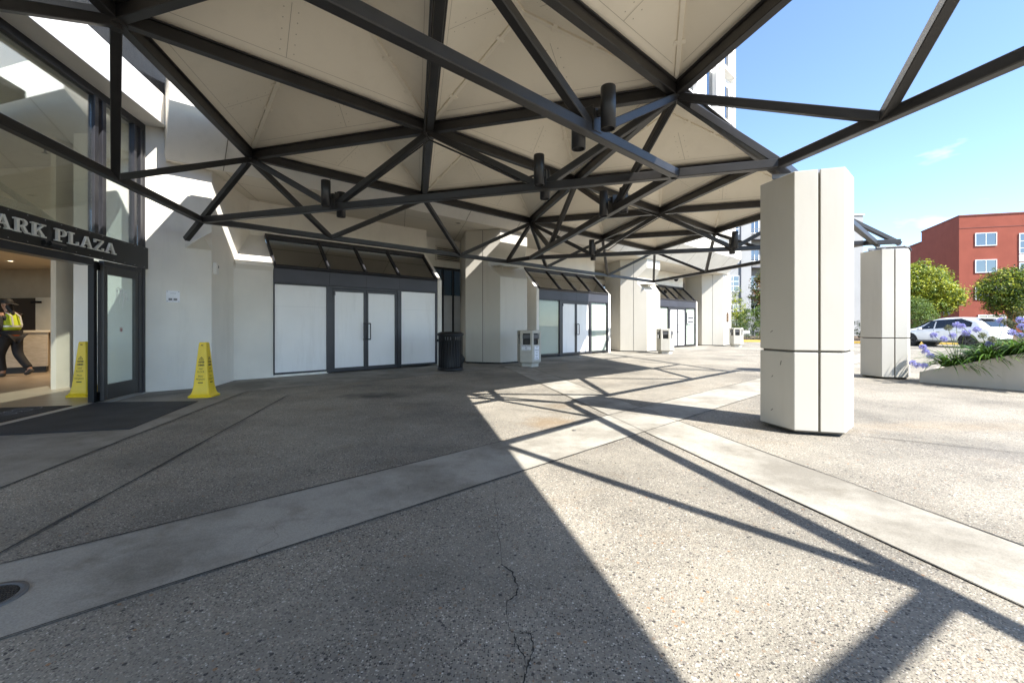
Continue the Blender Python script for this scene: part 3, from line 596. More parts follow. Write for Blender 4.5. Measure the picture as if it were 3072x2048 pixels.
# soffit, sloped fascia, tower
SO0 = UV(.674, 9.94)
m = MB(); m.prism([UV(.70, 9.94, 4.20), UV(26.9, 9.94, 4.20), UV(28.4, 12.8, 4.20), UV(.70, 12.8, 4.20)], UZ*.12); so_ = m.build('soffit', SOFFIT, hb, w=True)
m = MB()
for k in range(14): u = 1.6 + 1.95*k; m.quad([UV(u, 9.99, 4.196), UV(u + .012, 9.99, 4.196), UV(u + 1.412, 12.6, 4.196), UV(u + 1.40, 12.6, 4.196)])
for v in (10.55, 11.6): m.quad([UV(.8, v, 4.196), UV(27, v, 4.196), UV(27, v + .012, 4.196), UV(.8, v + .012, 4.196)])
m.build('soffit_joint', mat('soffit_gap', (0.25, 0.22, 0.17), 0.9), so_, w=True)
for (u, v) in ((5.3, 10.9), (7.4, 10.3), (14.4, 10.9), (22.5, 10.6), (23.9, 10.9)):
    m = MB(); m.lathe([(.10, 0), (.10, -.012), (.075, -.012), (.07, .0)], UV(u, v, 4.198), 18); m.lathe([(.07, -.002), (0, -.002)], UV(u, v, 4.195), 18, 1); m.build('downlight', [SOFFIT, DARKIN], hb, w=True)
VT, ZTW = 9.16, 4.98
m = MB(); uprof(m, [(9.94, 4.201), (9.94, 4.32), (10.4, 4.32), (10.4, 5.6), (VT, 5.6), (VT, ZTW)], .674, 26.5); fa = m.build('fascia', STUCCO, hb, .008, w=True)
m = MB()
for k in range(14):
    u = 1.55 + 1.95*k; d = Vector((0, VT - 9.94, ZTW - 4.20)); 
    m.prism([UV(u, 9.934, 4.20), UV(u + .014, 9.934, 4.20), UV(u + .014, VT - .004, ZTW), UV(u, VT - .004, ZTW)], -NB*.004)
m.build('fascia_joint', mat('soffit_gap', (0.25, 0.22, 0.17), 0.9), fa, w=True)
m = MB(); ubox(m, 4.5, 25.6, VT + .02, 13.5, 5.6, 27); tw = m.build('tower_wall', WHITEW, hb, w=True)
for fl in range(6):
    z = 6.6 + 2.9*fl
    for k in range(5, 9):
        u = 5.6 + 2.25*k
        m = MB(); uprof(m, [(VT - .28, z - .62), (VT - .28, z - .55), (VT + .02, z), (VT + .02, z - .75)], u - .1, u + 1.3); ubox(m, u - .2, u - .02, VT - .2, VT + .02, z - .5, z + 2.2); ubox(m, u + 1.2, u + 1.38, VT - .2, VT + .02, z - .5, z + 2.2)
        wd = m.build('window', WHITEW, tw, w=True)
        m = MB(); ubox(m, u, u + 1.15, VT - .01, VT + .30, z, z + 1.7); m.build('pane', WINB, wd, w=True)
m = MB(); ubox(m, 24.6, 25.62, VT - .02, VT + .1, 5.0, 27.2); m.build('tower_pilaster', WHITEW, tw, w=True)
# security camera near the last pier
m = MB(); c_ = UV(23.4, 11.55, 3.95); m.beam(c_ + NB*.25, c_ - NB*.02, .05, .05); m.tube(c_ - NB*.02 + UZ*.02, c_ - NB*.02 - UZ*.12, .13, .15, 16); m.lathe([(.13, 0), (.10, -.09), (.05, -.13), (0, -.14)], c_ - NB*.02 - UZ*.12, 16, 1)
m.build('dome_camera', [mat('camera_grey', (0.5, 0.48, 0.45), 0.4), BLKPL], hb, w=True)

# ------------------------------------------------------------------ entrance along the wall that runs towards the viewer
def ebox(mb, s0, s1, d0, d1, z0, z1, mi=0): mb.box(EN(s0, d0, z0), UC*(s1-s0), NC*(d1-d0), UZ*(z1-z0), mi)
m = MB(); ebox(m, -.05, 9, -.25, .354, 4.78, 5.32); m.build('fascia', WHITEW, hb, .006, w=True)
m = MB(); ebox(m, -.2, 9, -.4, .30, 5.322, 6.3); m.build('coping', EAVE, hb, w=True)
m = MB(); ebox(m, -.05, 9, -.6, .354, 6.301, 27); m.build('wall', WHITEW, hb, w=True)
EF = MB()
ebox(EF, 0, 9, -.07, .03, 4.66, 4.78); ebox(EF, 0, .06, -.07, .03, 0, 4.66)
for a in (.06, 1.0, 2.95, 4.9): 
    for q in (0, .17): ebox(EF, a + q + (.0 if a > .5 else .02), a + q + .085, -.06, .03, 2.58, 4.66)
ebox(EF, .06, 1.04, -.05, .02, 2.13, 2.205); ebox(EF, .06, .16, -.05, .02, .03, 2.13)
ef = EF.build('entrance_frame', ALU, hb, .004, w=True)
for a, b_ in ((.31, 1.0), (1.255, 2.95), (3.2, 4.9)):
    m = MB(); ebox(m, a, b_, -.02, -.01, 2.58, 4.66); m.build('upper_pane', UPPERG, ef, w=True)
m = MB(); ebox(m, .08, .15, -.02, -.01, 2.6, 4.66); m.build('upper_pane', CLEAR, ef, w=True)
SIGNM = mat('sign_band', (0.028, 0.027, 0.026), 0.35, 0.2, 0.12, 3)
m = MB(); ebox(m, 0.0, 6, .032, .07, 2.205, 2.58); sg = m.build('sign_band', SIGNM, hb, .003, w=True)
m = MB()
for k in range(24):
    for z in (2.555, 2.232): 
        P = EN(.12 + .26*k, .072, z); m.tube(P - NC*.003, P + NC*.005, .006, .004, 6)
m.build('rivet', mat('rivet_metal', (0.4, 0.4, 0.4), 0.4, 0.7), sg, w=True)
# slab-serif raised letters
def glyph(ch):
    t = .15; s_ = .10                                    # stem and serif thickness for a unit-high letter
    def bar(x0, y0, x1, y1, w_):
        d = Vector((x1-x0, y1-y0)); n_ = Vector((-d.y, d.x)).normalized()*w_/2
        return [(x0-n_.x, y0-n_.y), (x1-n_.x, y1-n_.y), (x1+n_.x, y1+n_.y), (x0+n_.x, y0+n_.y)]
    def rect(x0, y0, x1, y1): return [(x0, y0), (x1, y0), (x1, y1), (x0, y1)]
    def bowl(x, y, rx, ry, w_, a0=-90, a1=90, n_=10):
        out = []
        for k in range(n_):
            p = [R(a0 + (a1-a0)*(k+q)/n_) for q in (0, 1)]
            out.append([(x + (rx-w_)*math.cos(p[0]), y + (ry-s_*.8)*math.sin(p[0])), (x + rx*math.cos(p[0]), y + ry*math.sin(p[0])), (x + rx*math.cos(p[1]), y + ry*math.sin(p[1])), (x + (rx-w_)*math.cos(p[1]), y + (ry-s_*.8)*math.sin(p[1]))])
        return out
    if ch == 'P': return .72, [rect(.12, s_, .12+t+.02, 1-s_), rect(0, 0, .42, s_), rect(0, 1-s_, .42, 1), rect(.29, .42, .44, .50)] + bowl(.42, .71, .30, .29, t)
    if ch == 'R': return .86, [rect(.12, s_, .12+t+.02, 1-s_), rect(0, 0, .40, s_), rect(0, 1-s_, .44, 1), rect(.29, .44, .46, .52)] + bowl(.44, .74, .29, .26, t) + [bar(.46, .48, .66, .10, t), rect(.62, 0, .88, s_)]
    if ch == 'A': return .92, [bar(.16, s_*.9, .44, .98, .085), bar(.76, s_*.9, .47, .98, t), rect(.24, .32, .68, .40), rect(0, 0, .32, s_), rect(.58, 0, .95, s_)]
    if ch == 'K': return .90, [rect(.12, s_, .12+t+.02, 1-s_), rect(0, 0, .40, s_), rect(0, 1-s_, .40, 1), bar(.28, .40, .72, 1-s_, .09), bar(.42, .55, .74, s_, t), rect(.55, 0, .92, s_), rect(.56, 1-s_, .88, 1)]
    if ch == 'L': return .74, [rect(.12, s_, .12+t+.02, 1-s_), rect(0, 0, .72, s_), rect(0, 1-s_, .42, 1), rect(.64, s_, .72, .32)]
    if ch == 'Z': return .76, [rect(.02, 0, .74, s_), rect(.02, 1-s_, .74, 1), bar(.10, s_, .66, 1-s_, t), rect(.02, .70, .10, 1-s_), rect(.66, s_, .74, .30)]
def word(txt, s_left, s_right, z0, h):
    ws = [glyph(c_)[0] for c_ in txt]; gap = .16; tot = sum(ws) + gap*(len(txt)-1); k = (s_left - s_right)/tot; x = 0
    for c_, w_ in zip(txt, ws):
        m = MB()
        for qn, poly in enumerate(glyph(c_)[1]): m.prism([EN(s_left - (x+px)*k, .088 + .0007*qn, z0 + py*h) for px, py in poly], NC*.028)
        m.build('letter', SILVER, sg, w=True); x += w_ + gap
word('PLAZA', 2.10, .925, 2.315, .165); word('PARK', 3.15, 2.25, 2.315, .165)
m = MB(); P = EN(2.26, .09, 2.258)
m.tube(P, P - UC*.05, .035, .035, 12); m.tube(P - UC*.05 + NC*.03, P - UC*.30 + NC*.03, .032, .028, 12); m.build('door_sensor', BLKPL, sg, w=True)
# fixed side door with etched monogram
DR = MB(); s0, s1 = .165, 1.03
ebox(DR, s0, s0+.09, -.04, .012, .03, 2.13); ebox(DR, s1-.09, s1, -.04, .012, .03, 2.13); ebox(DR, s0+.09, s1-.09, -.04, .012, .03, .27); ebox(DR, s0+.09, s1-.09, -.04, .012, 2.0, 2.13)
dr = DR.build('side_door', mat('bronze_frame', (0.045, 0.042, 0.04), 0.4, 0.2), hb, .004, w=True)
m = MB(); ebox(m, s0+.09, s1-.09, -.016, -.008, .27, 2.0); m.build('pane', CLEAR, dr, w=True)
SL = MB(); ebox(SL, .85, .92, -.14, -.06, .02, 2.19); ebox(SL, 1.05, 1.125, -.14, -.06, .02, 2.19); ebox(SL, .92, 1.05, -.13, -.07, .02, .16); ebox(SL, .92, 1.05, -.13, -.07, 2.06, 2.19); SL.build('sliding_door', BLKPL, hb, .004, w=True)
m = MB(); ebox(m, 1.25, 6, -.16, .02, 2.10, 2.205); m.build('door_track', ALU, hb, .004, w=True)
m = MB()
def mono(pts, r_=.0035):
    m.path([EN(.60 - (x - .5)*.30, -.004, 1.52 + z*.30) for x, z in pts], r_, 5)
def pshape(x0, z0): 
    return [(x0, z0), (x0+.16, z0+.62), (x0+.20, z0+.72), (x0+.05, z0+.60), (x0+.08, z0+.78), (x0+.28, z0+.84), (x0+.40, z0+.70), (x0+.34, z0+.48), (x0+.14, z0+.40)]
mono(pshape(.05, .15)); mono(pshape(.36, .15)); mono(pshape(.62, -.12)); m.build('etched_monogram', mat('etch', (0.75, 0.75, 0.74), 0.6), dr, w=True)
m = MB(); ebox(m, .56, .63, -.006, -.004, 1.09, 1.17); m.build('sticker', mat('sticker_paper', (0.7, 0.68, 0.66), 0.6), dr, w=True)
m = MB(); c_ = EN(.595, -.002, 1.13)
for k in range(16):
    a0, a1 = 2*math.pi*k/16, 2*math.pi*(k+1)/16; m.quad([c_ + UC*math.cos(a)*r_ + UZ*math.sin(a)*r_ for a, r_ in ((a0, .020), (a1, .020), (a1, .028), (a0, .028))])
m.beam(c_ - UC*.017 + UZ*.017, c_ + UC*.017 - UZ*.017, .006, .002, NC); m.build('prohibition_ring', mat('ring_red', (0.35, 0.05, 0.05), 0.5), dr, w=True)
m = MB(); m.beam(c_ - UC*.013 - UZ*.004, c_ + UC*.013 - UZ*.004, .006, .0015, NC); m.build('cigarette_mark', BLK, dr, w=True)
m = MB(); ebox(m, 0.0, 7, -.18, .10, .0, .012); m.build('threshold', mat('threshold_metal', (0.42, 0.40, 0.36), 0.5, 0.3), hb, w=True)
# --- lobby seen through the doors
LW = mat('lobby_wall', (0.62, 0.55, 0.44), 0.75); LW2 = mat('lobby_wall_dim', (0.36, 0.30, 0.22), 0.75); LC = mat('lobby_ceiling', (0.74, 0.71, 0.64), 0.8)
def wood(name, c):
    m_, n, l, p = nt(name); g = n.new('ShaderNodeNewGeometry'); mp_ = n.new('ShaderNodeMapping'); mp_.inputs['Scale'].default_value = (1.2, 9, 30); mp_.inputs['Rotation'].default_value = (0, 0, R(-40))
    z = n.new('ShaderNodeTexNoise'); z.inputs['Scale'].default_value = 1.5; z.inputs['Detail'].default_value = 7; r = n.new('ShaderNodeValToRGB'); r.color_ramp.elements[0].position = .35; r.color_ramp.elements[1].position = .7
    r.color_ramp.elements[0].color = (c[0]*.78, c[1]*.76, c[2]*.72, 1); r.color_ramp.elements[1].color = (*c, 1)
    l.new(g.outputs['Position'], mp_.inputs['Vector']); l.new(mp_.outputs['Vector'], z.inputs['Vector']); l.new(z.outputs['Fac'], r.inputs['Fac']); l.new(r.outputs['Color'], p.inputs['Base Color']); p.inputs['Roughness'].default_value = .35; return m_
LF = wood('lobby_planks', (0.40, 0.32, 0.235))
flat('lobby_floor', [EN(-2.2, -.18), EN(9, -.18), EN(9, -14), EN(-8, -14), EN(-8, -2.5)], .002, .010, LF)
W0 = Vector((-7.97, 7.80, 0)); W1 = E0 - UA*.06 + NB*.12
m = MB(); m.prism([W1, W0, W0 + NB*.5, W1 + NB*.4], UZ*4.69); m.build('lobby_pillar', WHITEW, hb, w=True)
m = MB(); m.prism([W1 - NB*.015, W0 - NB*.03 - UA*.02, W0 + UB*.02 - UA*.02, W1], UZ*.16); m.build('baseboard', WHITEW, hb, w=True)
def lw(p, q, z0, z1, m_, name='lobby_wall', t=.1):
    p, q = Vector((*p, 0)), Vector((*q, 0)); d = (q-p).normalized(); m = MB(); m.prism([p + UZ*z0, q + UZ*z0, q + UZ*z1, p + UZ*z1], Vector((-d.y, d.x, 0))*t); return m.build(name, m_, hb, w=True)
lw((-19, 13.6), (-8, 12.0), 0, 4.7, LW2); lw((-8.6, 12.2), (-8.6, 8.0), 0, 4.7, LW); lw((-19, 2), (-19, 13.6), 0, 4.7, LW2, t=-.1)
bulk = MB(); P = [Vector((-19, 10.7, 0)), Vector((-8.6, 9.2, 0)), Vector((-8.6, 12.1, 0)), Vector((-19, 13.6, 0))]
bulk.prism([p + UZ*2.90 for p in P], UZ*1.8); bulk.build('lobby_bulkhead', LW, hb, w=True)
flat('lobby_ceiling', [EN(-2, -.2), EN(9, -.2), EN(9, -14), EN(-8, -14), EN(-8, -2.5)], 4.70, 4.80, LC)
wn_ = Vector((-19+8, 13.6-12.0, 0)).normalized(); bw = Vector((11, -1.6, 0)).normalized(); bn = Vector((bw.y, -bw.x, 0))
def bk(x, off=0.0): 
    t = (x + 19)/bw.x; return Vector((-19, 13.6, 0)) + bw*t + bn*off
m = MB(); a = bk(-13.02); b_ = bk(-12.05); m.prism([a + UZ*.02, b_ + UZ*.02, b_ + UZ*2.02, a + UZ*2.02], bn*.04); ld = m.build('lobby_door', mat('lobby_door_paint', (0.40, 0.33, 0.24), 0.5), hb, .004, w=True)
m = MB(); m.box(bk(-12.98, .045) + UZ*.03, bw*.9, bn*.006, UZ*.22); m.build('kick_plate', mat('brass_plate', (0.42, 0.33, 0.12), 0.35, 0.6), ld, w=True)
m = MB(); P = bk(-12.94, .05) + UZ*1.02; m.tube(P, P + bn*.06, .02, .02, 10); m.tube(P + bn*.06, P + bn*.06 + bw*.10, .011, .011, 8); m.build('door_lever', mat('lever_metal', (0.2, 0.18, 0.15), 0.3, 0.8), ld, w=True)
m = MB(); m.prism([bk(-16.5, .02) + UZ*1.03, bk(-14.25, .02) + UZ*1.03, bk(-14.25, .02) + UZ*2.02, bk(-16.5, .02) + UZ*2.02], bn*.02); m.build('hatch_shade_panel', mat('hatch_shade', (0.035, 0.024, 0.016), 0.6), hb, w=True)  # flat panel, its dark colour painting the shade inside the alcove opening
m = MB(); m.prism([bk(-14.22, .05) + UZ*.9, bk(-13.55, .05) + UZ*.9, bk(-13.55, .05) + UZ*2.03, bk(-14.22, .05) + UZ*2.03], bn*.04); m.build('cupboard_door', mat('cupboard_paint', (0.62, 0.55, 0.43), 0.5), hb, .004, w=True)
m = MB(); m.box(bk(-14.2, .10) + UZ*1.86, bw*.22, bn*.12, UZ*.06); m.build('door_closer', BLKPL, hb, w=True)
m = MB(); m.box(bk(-13.40, .03) + UZ*.95, bw*.16, bn*.02, UZ*.82); m.build('glass_slot', mat('slot_grey', (0.28, 0.27, 0.24), 0.4), hb, w=True)
for k, (x, y) in enumerate(((-10.9, 10.4), (-13.2, 11.3), (-10.3, 11.3))):
    m = MB(); m.lathe([(.09, 0), (.09, -.012), (.07, -.012), (.06, .0)], (x, y, 2.898), 16); m.lathe([(.06, -.003), (0, -.003)], (x, y, 2.898), 16, 1); m.build('recessed_lamp', [WHITEW, emis('lamp_glow', (1, .85, .6), 6)], hb, w=True)
    ld_ = bpy.data.lights.new('lobby_light', 'SPOT'); ld_.energy = 55; ld_.spot_size = R(120); ld_.spot_blend = .8; ld_.color = (1, .78, .52); ld_.shadow_soft_size = .06
    lo_ = bpy.data.objects.new('lobby_light', ld_); C.objects.link(lo_); lo_.location = (x, y, 2.87)
m = MB(); P = Vector((-9.3, 8.55, 4.69)); m.tube(P, P - UZ*.05, .02, .02, 8); m.lathe([(.0, -.07), (.05, -.065), (.05, -.06), (.02, -.05)], P, 10); m.build('sprinkler_head', BLKPL, hb, w=True)
# reception desk
DW = wood('desk_planks', (0.55, 0.47, 0.365)); dk = thing('reception_desk', 'pale wood plank reception desk with dark kick base inside the lobby', 'desk', (-11.83, 10.94, 0))
dd = -UB; dn = Vector((dd.y, -dd.x, 0)); dn = dn if dn.dot(Vector((1, -1, 0))) > 0 else -dn
m = MB(); m.prism([UZ*.165, dd*3.2 + UZ*.165, dd*3.2 - dn*.6 + UZ*.165, -dn*.6 + UZ*.165], UZ*.855); m.build('front_panel', DW, dk, .004)
m = MB(); m.prism([dd*.03 - dn*.03, dd*3.2 - dn*.03, dd*3.2 - dn*.55, dd*.03 - dn*.55], UZ*.165); m.build('kick_base', mat('kick_black', (0.012, 0.012, 0.012), 0.5), dk)
m = MB(); m.prism([dn*.03 + UZ*1.02 - dd*.03, dd*3.2 + dn*.03 + UZ*1.02, dd*3.2 - dn*.66 + UZ*1.02, -dn*.66 - dd*.03 + UZ*1.02], UZ*.05); m.prism([-dn*.2 - dd*.28 + UZ*.82, -dn*.2 - dd*.03 + UZ*.82, -dn*.66 - dd*.03 + UZ*.82, -dn*.66 - dd*.28 + UZ*.82], UZ*.24); m.build('counter_top', mat('counter_white', (0.62, 0.56, 0.45), 0.35), dk, .005)

# ------------------------------------------------------------------ things on the forecourt
def wet_cone(loc, rz, label):
    t = thing('wet_floor_cone', label, 'warning cone', loc, rz, 'wet floor cones by the entrance')
    m = MB()
    def sq(h, z, ch): 
        c_ = h*ch; return [Vector(p) for p in ((-h+c_, -h, z), (h-c_, -h, z), (h, -h+c_, z), (h, h-c_, z), (h-c_, h, z), (-h+c_, h, z), (-h, h-c_, z), (-h, -h+c_, z))]
    lv = [sq(.175, .0, .18), sq(.178, .028, .18), (sq(.160, .040, .18)), sq(.142, .062, .16), sq(.128, .11, .14), sq(.115, .19, .14), sq(.058, .895, .18), sq(.050, .915, .2)]
    for A, B in zip(lv, lv[1:]): m.add(A + B, [[k, (k+1) % 8, 8+(k+1) % 8, 8+k] for k in range(8)])
    m.quad(lv[0][::-1]); m.quad(lv[-1]); m.build('body', YEL, t, .004, 2)
    def face(z): return .115 - (z-.19)*(.057/.705) + .0012
    txt = MB()
    for q in range(4):
        rot = Matrix.Rotation(q*math.pi/2, 4, 'Z'); up = (Vector((0, .057, .705))).normalized()
        for s_, z, w_, sz in (('CAUTION', .585, .088, .045), ('CUIDADO', .535, .092, .045), ('WET', .472, .068, .042), ('FLOOR', .424, .105, .046), ('PISO', .352, .075, .042), ('MOJADO', .302, .135, .044)):
            o_ = Vector((0, -face(z), z)); mm = MB(); write(mm, s_, sz, o_, Vector((1, 0, 0)), up, 0, w_)
            if s_ in ('CAUTION', 'CUIDADO'):
                for dx in (-.0015, .0015): write(mm, s_, sz, o_ + Vector((dx, 0, .001)), Vector((1, 0, 0)), up, 0, w_)
            txt.add([rot @ Vector(v) for v in mm.v], mm.f)
        tri = [(-.034, .625), (.034, .625), (0, .672)]
        for a, b_ in ((0, 1), (1, 2), (2, 0)):
            A, B = [rot @ Vector((tri[k][0], -face(tri[k][1]) - .0003, tri[k][1])) for k in (a, b_)]; txt.beam(A, B, .006, .0012, rot @ Vector((0, -1, 0)))
        P, Q = [rot @ Vector((0, -face(z) - .0003, z)) for z in (.633, .655)]; txt.beam(P, Q, .006, .0012, rot @ Vector((0, -1, 0)))
        P, Q = [rot @ Vector((x, -face(.248) - .0005, .248)) for x in (-.038, .038)]; txt.beam(P, Q, .0012, .016)
    txt.build('print', BLK, t)
    m = MB(); m.cbox((0, -.063, .868), (.028, 0, 0), (0, .01, 0), (0, 0, .02)); m.build('hook_slot', mat('slot_shade', (0.20, 0.12, 0.004), 0.6), t)
    return t
wet_cone((-5.20, 7.25, 0), R(8), 'yellow wet floor cone standing outside on the pavement before the stucco wall')
wet_cone((-7.24, 7.27, .01), R(8), 'yellow wet floor cone standing inside the doorway, half hidden by the open door')

t = thing('trash_can', 'black slatted metal trash can beside the first wall pier', 'trash can', (-1.64, 11.45, 0))
r_, h_ = .315, 1.02
m = MB(); m.lathe([(r_+.02, .03), (r_+.02, .10), (r_-.01, .10), (r_-.01, .03), (r_+.02, .03)], n=32); m.lathe([(r_+.012, .90), (r_+.012, .95), (r_-.012, .95), (r_-.012, .90), (r_+.012, .90)], n=32); m.build('hoop', BLKPL, t)
m = MB()
for k in range(28):
    a = 2*math.pi*k/28; d = Vector((math.cos(a), math.sin(a), 0)); s_ = Vector((-d.y, d.x, 0)); m.box(d*(r_-.004) - s_*.014 + UZ*.06, s_*.028, d*.010, UZ*.88)
m.build('slat', BLKPL, t)
m = MB(); m.lathe([(r_-.03, .08), (r_-.03, .80), (r_-.045, .80)], n=28); m.lathe([(r_-.03, .08), (0, .08)], n=28); m.build('liner', mat('liner_plastic', (0.012, 0.012, 0.014), 0.5), t)
m = MB(); m.lathe([(r_+.035, .93), (r_+.045, .96), (r_+.03, .995), (r_-.06, 1.03), (r_-.12, 1.03), (r_-.12, .97), (r_+.035, .93)], n=32); m.build('rim_lid', BLKPL, t)
m = MB(); m.cbox((-.33, -.08, .80), (.06, 0, 0), (0, .05, 0), (0, 0, .07)); m.build('latch', BLKPL, t)
m = MB(); b0 = []
for k in range(10):
    a = math.pi*k/9
    b0.append((.17*math.sin(a)*(1.0 + .1*math.sin(5*a)), .0 + .34*(1-math.cos(a))/2))
m.lathe(b0, n=14); bag = m.build('rubbish_bag', mat('bag_black', (0.01, 0.01, 0.011), 0.3), None); bag.location = (-1.61, 13.1, 0); tag(bag, 'small black rubbish bag on the ground behind the trash can', 'bag')

def ash_bin(corner, label, s_=.36):
    t = thing('ash_bin', label, 'litter bin', Vector((corner[0], corner[1], 0)) - UC*s_, 0, 'hexagonal litter bins by the piers')
    BM = mat('bin_stone', (0.50, 0.475, 0.415), 0.7, 0, 0.05, 6, 0.25, 160, 0.3, dirt=0.12)
    H = hexp((0, 0, 0), 1.0)
    def lvl(k, z): return [p*k + UZ*z for p in H]
    m = MB(); L_ = [lvl(s_*.80, 0), lvl(s_*.80, .085), lvl(s_*1.0, .15), lvl(s_*1.0, .64)]
    for A, B in zip(L_, L_[1:]): m.add(B + A, [[k, (k+1) % 6, 6+(k+1) % 6, 6+k] for k in range(6)])
    m.quad(lvl(s_*.99, .64)); 
    for k in range(6):                                   # upper ring: corner posts left between the six openings
        for A, B in ((H[k], H[(k+1) % 6]),):
            d = (B-A); m.prism([A*s_ + UZ*.64, (A + d*.16)*s_ + UZ*.64, (A + d*.16)*(s_-.05) + UZ*.64, A*(s_-.05) + UZ*.64], UZ*.33)
            m.prism([(A + d*.84)*s_ + UZ*.64, B*s_ + UZ*.64, B*(s_-.05) + UZ*.64, (A + d*.84)*(s_-.05) + UZ*.64], UZ*.33)
    m.prism(lvl(s_, .97), UZ*.07); m.prism(lvl(s_*.93, 1.04), UZ*.015)
    m.build('body', BM, t, .004)
    m = MB(); m.prism(lvl(s_-.09, .64), UZ*.33); m.build('inner_drum', mat('drum_dark', (0.02, 0.02, 0.02), 0.5), t)
    m = MB()
    for k in range(6):
        A, B = H[k]*(s_-.02), H[(k+1) % 6]*(s_-.02); d = B-A; i_ = -(A+B).normalized()*.06
        m.prism([A + d*.17 + UZ*.83, A + d*.83 + UZ*.83, A + d*.80 + i_ + UZ*.78, A + d*.20 + i_ + UZ*.78], UZ*.10)
    m.build('flap', mat('flap_grey', (0.09, 0.09, 0.095), 0.45), t)
    return t, H, s_
SIGNW = mat('sign_paper', (0.78, 0.79, 0.82), 0.5)
for q, (corner, lab) in enumerate((((.58, 12.28), 'cream hexagonal litter bin with a no smoking notice, before the first pier'), ((6.62, 17.98), 'cream hexagonal litter bin in sunlight before the second pier'), ((12.73, 23.86), 'cream hexagonal litter bin in front of the far hedge'))):
    t, H, s_ = ash_bin(corner, lab)
    # faces that meet at the front corner H[4]/H[3]...
    f1 = (H[3], H[4]); 
    faces = []
    for k in range(6):
        A, B = H[k]*s_, H[(k+1) % 6]*s_; n_ = (A+B).normalized(); faces.append((n_, (A+B)/2, n_))
    left = min(faces, key=lambda f: (f[0] - Vector((-UA.y, UA.x, 0))*-1).length)
    right = min(faces, key=lambda f: (f[0] - (-NB)).length)
    n_, c_, _ = right; x_ = UZ.cross(n_)
    m = MB(); m.cbox(c_ + n_*.003 + UZ*.41, x_*.20, n_*.004, UZ*.40); p_ = m.build('parking_notice', SIGNW, t)
    m = MB(); yy = .565
    for ln_, w_ in (('NO', .07), ('PARKING', .15), ('TOW', .08), ('AWAY', .10), ('ZONE', .10)): write(m, ln_, .062, c_ + n_*.0058 + UZ*yy, x_, UZ, 0, w_); yy -= .077
    for e in (-.092, .092): m.cbox(c_ + n_*.0054 + UZ*.41 + x_*e, x_*.004, n_*.0006, UZ*.38)
    for e in (-.188, .188): m.cbox(c_ + n_*.0054 + UZ*(.41 + e), x_*.188, n_*.0006, UZ*.004)
    m.build('print', mat('notice_ink', (0.05, 0.05, 0.09), 0.6), p_)
    if q == 0:
        n_, c_, _ = left; x_ = UZ.cross(n_)
        m = MB(); m.cbox(c_ + n_*.003 + UZ*.555, x_*.28, n_*.004, UZ*.15); p_ = m.build('smoking_notice', SIGNW, t)
        m = MB(); write(m, 'NO SMOKING', .058, c_ + n_*.0058 + UZ*.605, x_, UZ, 0, .265); write(m, 'BY CITY ORDINANCE', .034, c_ + n_*.0058 + UZ*.498, x_, UZ, 0, .265)
        cc = c_ + n_*.0058 + UZ*.55
        for k in range(14):
            a0, a1 = 2*math.pi*k/14, 2*math.pi*(k+1)/14; m.quad([cc + x_*math.cos(a)*r2 + UZ*math.sin(a)*r2 for a, r2 in ((a0, .018), (a0, .024), (a1, .024), (a1, .018))])
        m.beam(cc - x_*.015 + UZ*.015, cc + x_*.015 - UZ*.015, .005, .001, n_); m.build('print', mat('notice_ink', (0.05, 0.05, 0.09), 0.6), p_)

# mats
m = MB(); P = [Vector((-5.95, 4.55, .006)), Vector((-4.40, 4.94, .006)), Vector((-4.93, 6.74, .006)), Vector((-6.40, 6.63, .006))]
m.prism(P, UZ*.010); o = m.build('door_mat', MATR, None, .003); tag(o, 'large plain black rubber mat on the pavement outside the doors', 'doormat')
t = thing('door_mat', 'black mat with a pale scrolled emblem lying inside the doorway', 'doormat', (-6.8, 5.6, .010))
m = MB(); P = [EN(1.30, -.22), EN(3.6, -.22), EN(3.6, -1.55), EN(1.30, -1.10)]; m.prism([Vector((p.x+6.8, p.y-5.6, .0)) for p in P], UZ*.010); m.build('pile', MATR, t, .003)
m = MB(); ce = EN(1.72, -.62) - Vector((6.8*-1, 5.6, 0))
for k, (dx, r1, r2) in enumerate(((-.22, .20, .12), (-.08, .17, .12), (.05, .14, .10), (.16, .16, .12))):
    pts = [ce + UC*(dx + r1*math.cos(a)*.8) + NC*(r2*math.sin(a)*1.1) + UZ*.0115 for a in [2*math.pi*h/16*.92 + k for h in range(17)]]
    pts = [Vector((p.x, p.y, .0115)) for p in pts]
    for A, B in zip(pts, pts[1:]): m.beam(A, B, .012, .001)
m.build('emblem', mat('emblem_grey', (0.22, 0.23, 0.25), 0.8), t)
# floor drain at the left edge and a small survey disc
t = thing('drain_cover', 'dark round cast iron drain grate let into the concrete band at the left edge', 'drain', (-2.30, 1.87, .004))
m = MB(); m.lathe([(.132, 0), (.132, .008), (.105, .008), (.105, 0)], n=36); m.build('rim', mat('drain_rim', (0.12, 0.115, 0.11), 0.7), t)
m = MB(); m.lathe([(.104, .003), (0, .003)], n=36, mi=1)
for k in range(-6, 7):
    x = k*.0155; L_ = math.sqrt(max(0, .100**2 - x*x)); m.cbox((x, 0, .0055), (.007, 0, 0), (0, 2*L_, 0), (0, 0, .004)); m.cbox((0, x, .0050), (2*L_, 0, 0), (0, .006, 0), (0, 0, .003))
m.build('grate', [mat('cast_iron', (0.05, 0.045, 0.04), 0.6, 0.4), DARKIN], t)
m = MB(); m.lathe([(.024, 0), (.024, .004), (0, .005)], (.706, 4.886, .004), 20); o = m.build('survey_disc', mat('disc_metal', (0.12, 0.11, 0.10), 0.5, 0.5)); tag(o, 'small round metal disc set in the sunlit concrete band', 'metal disc')

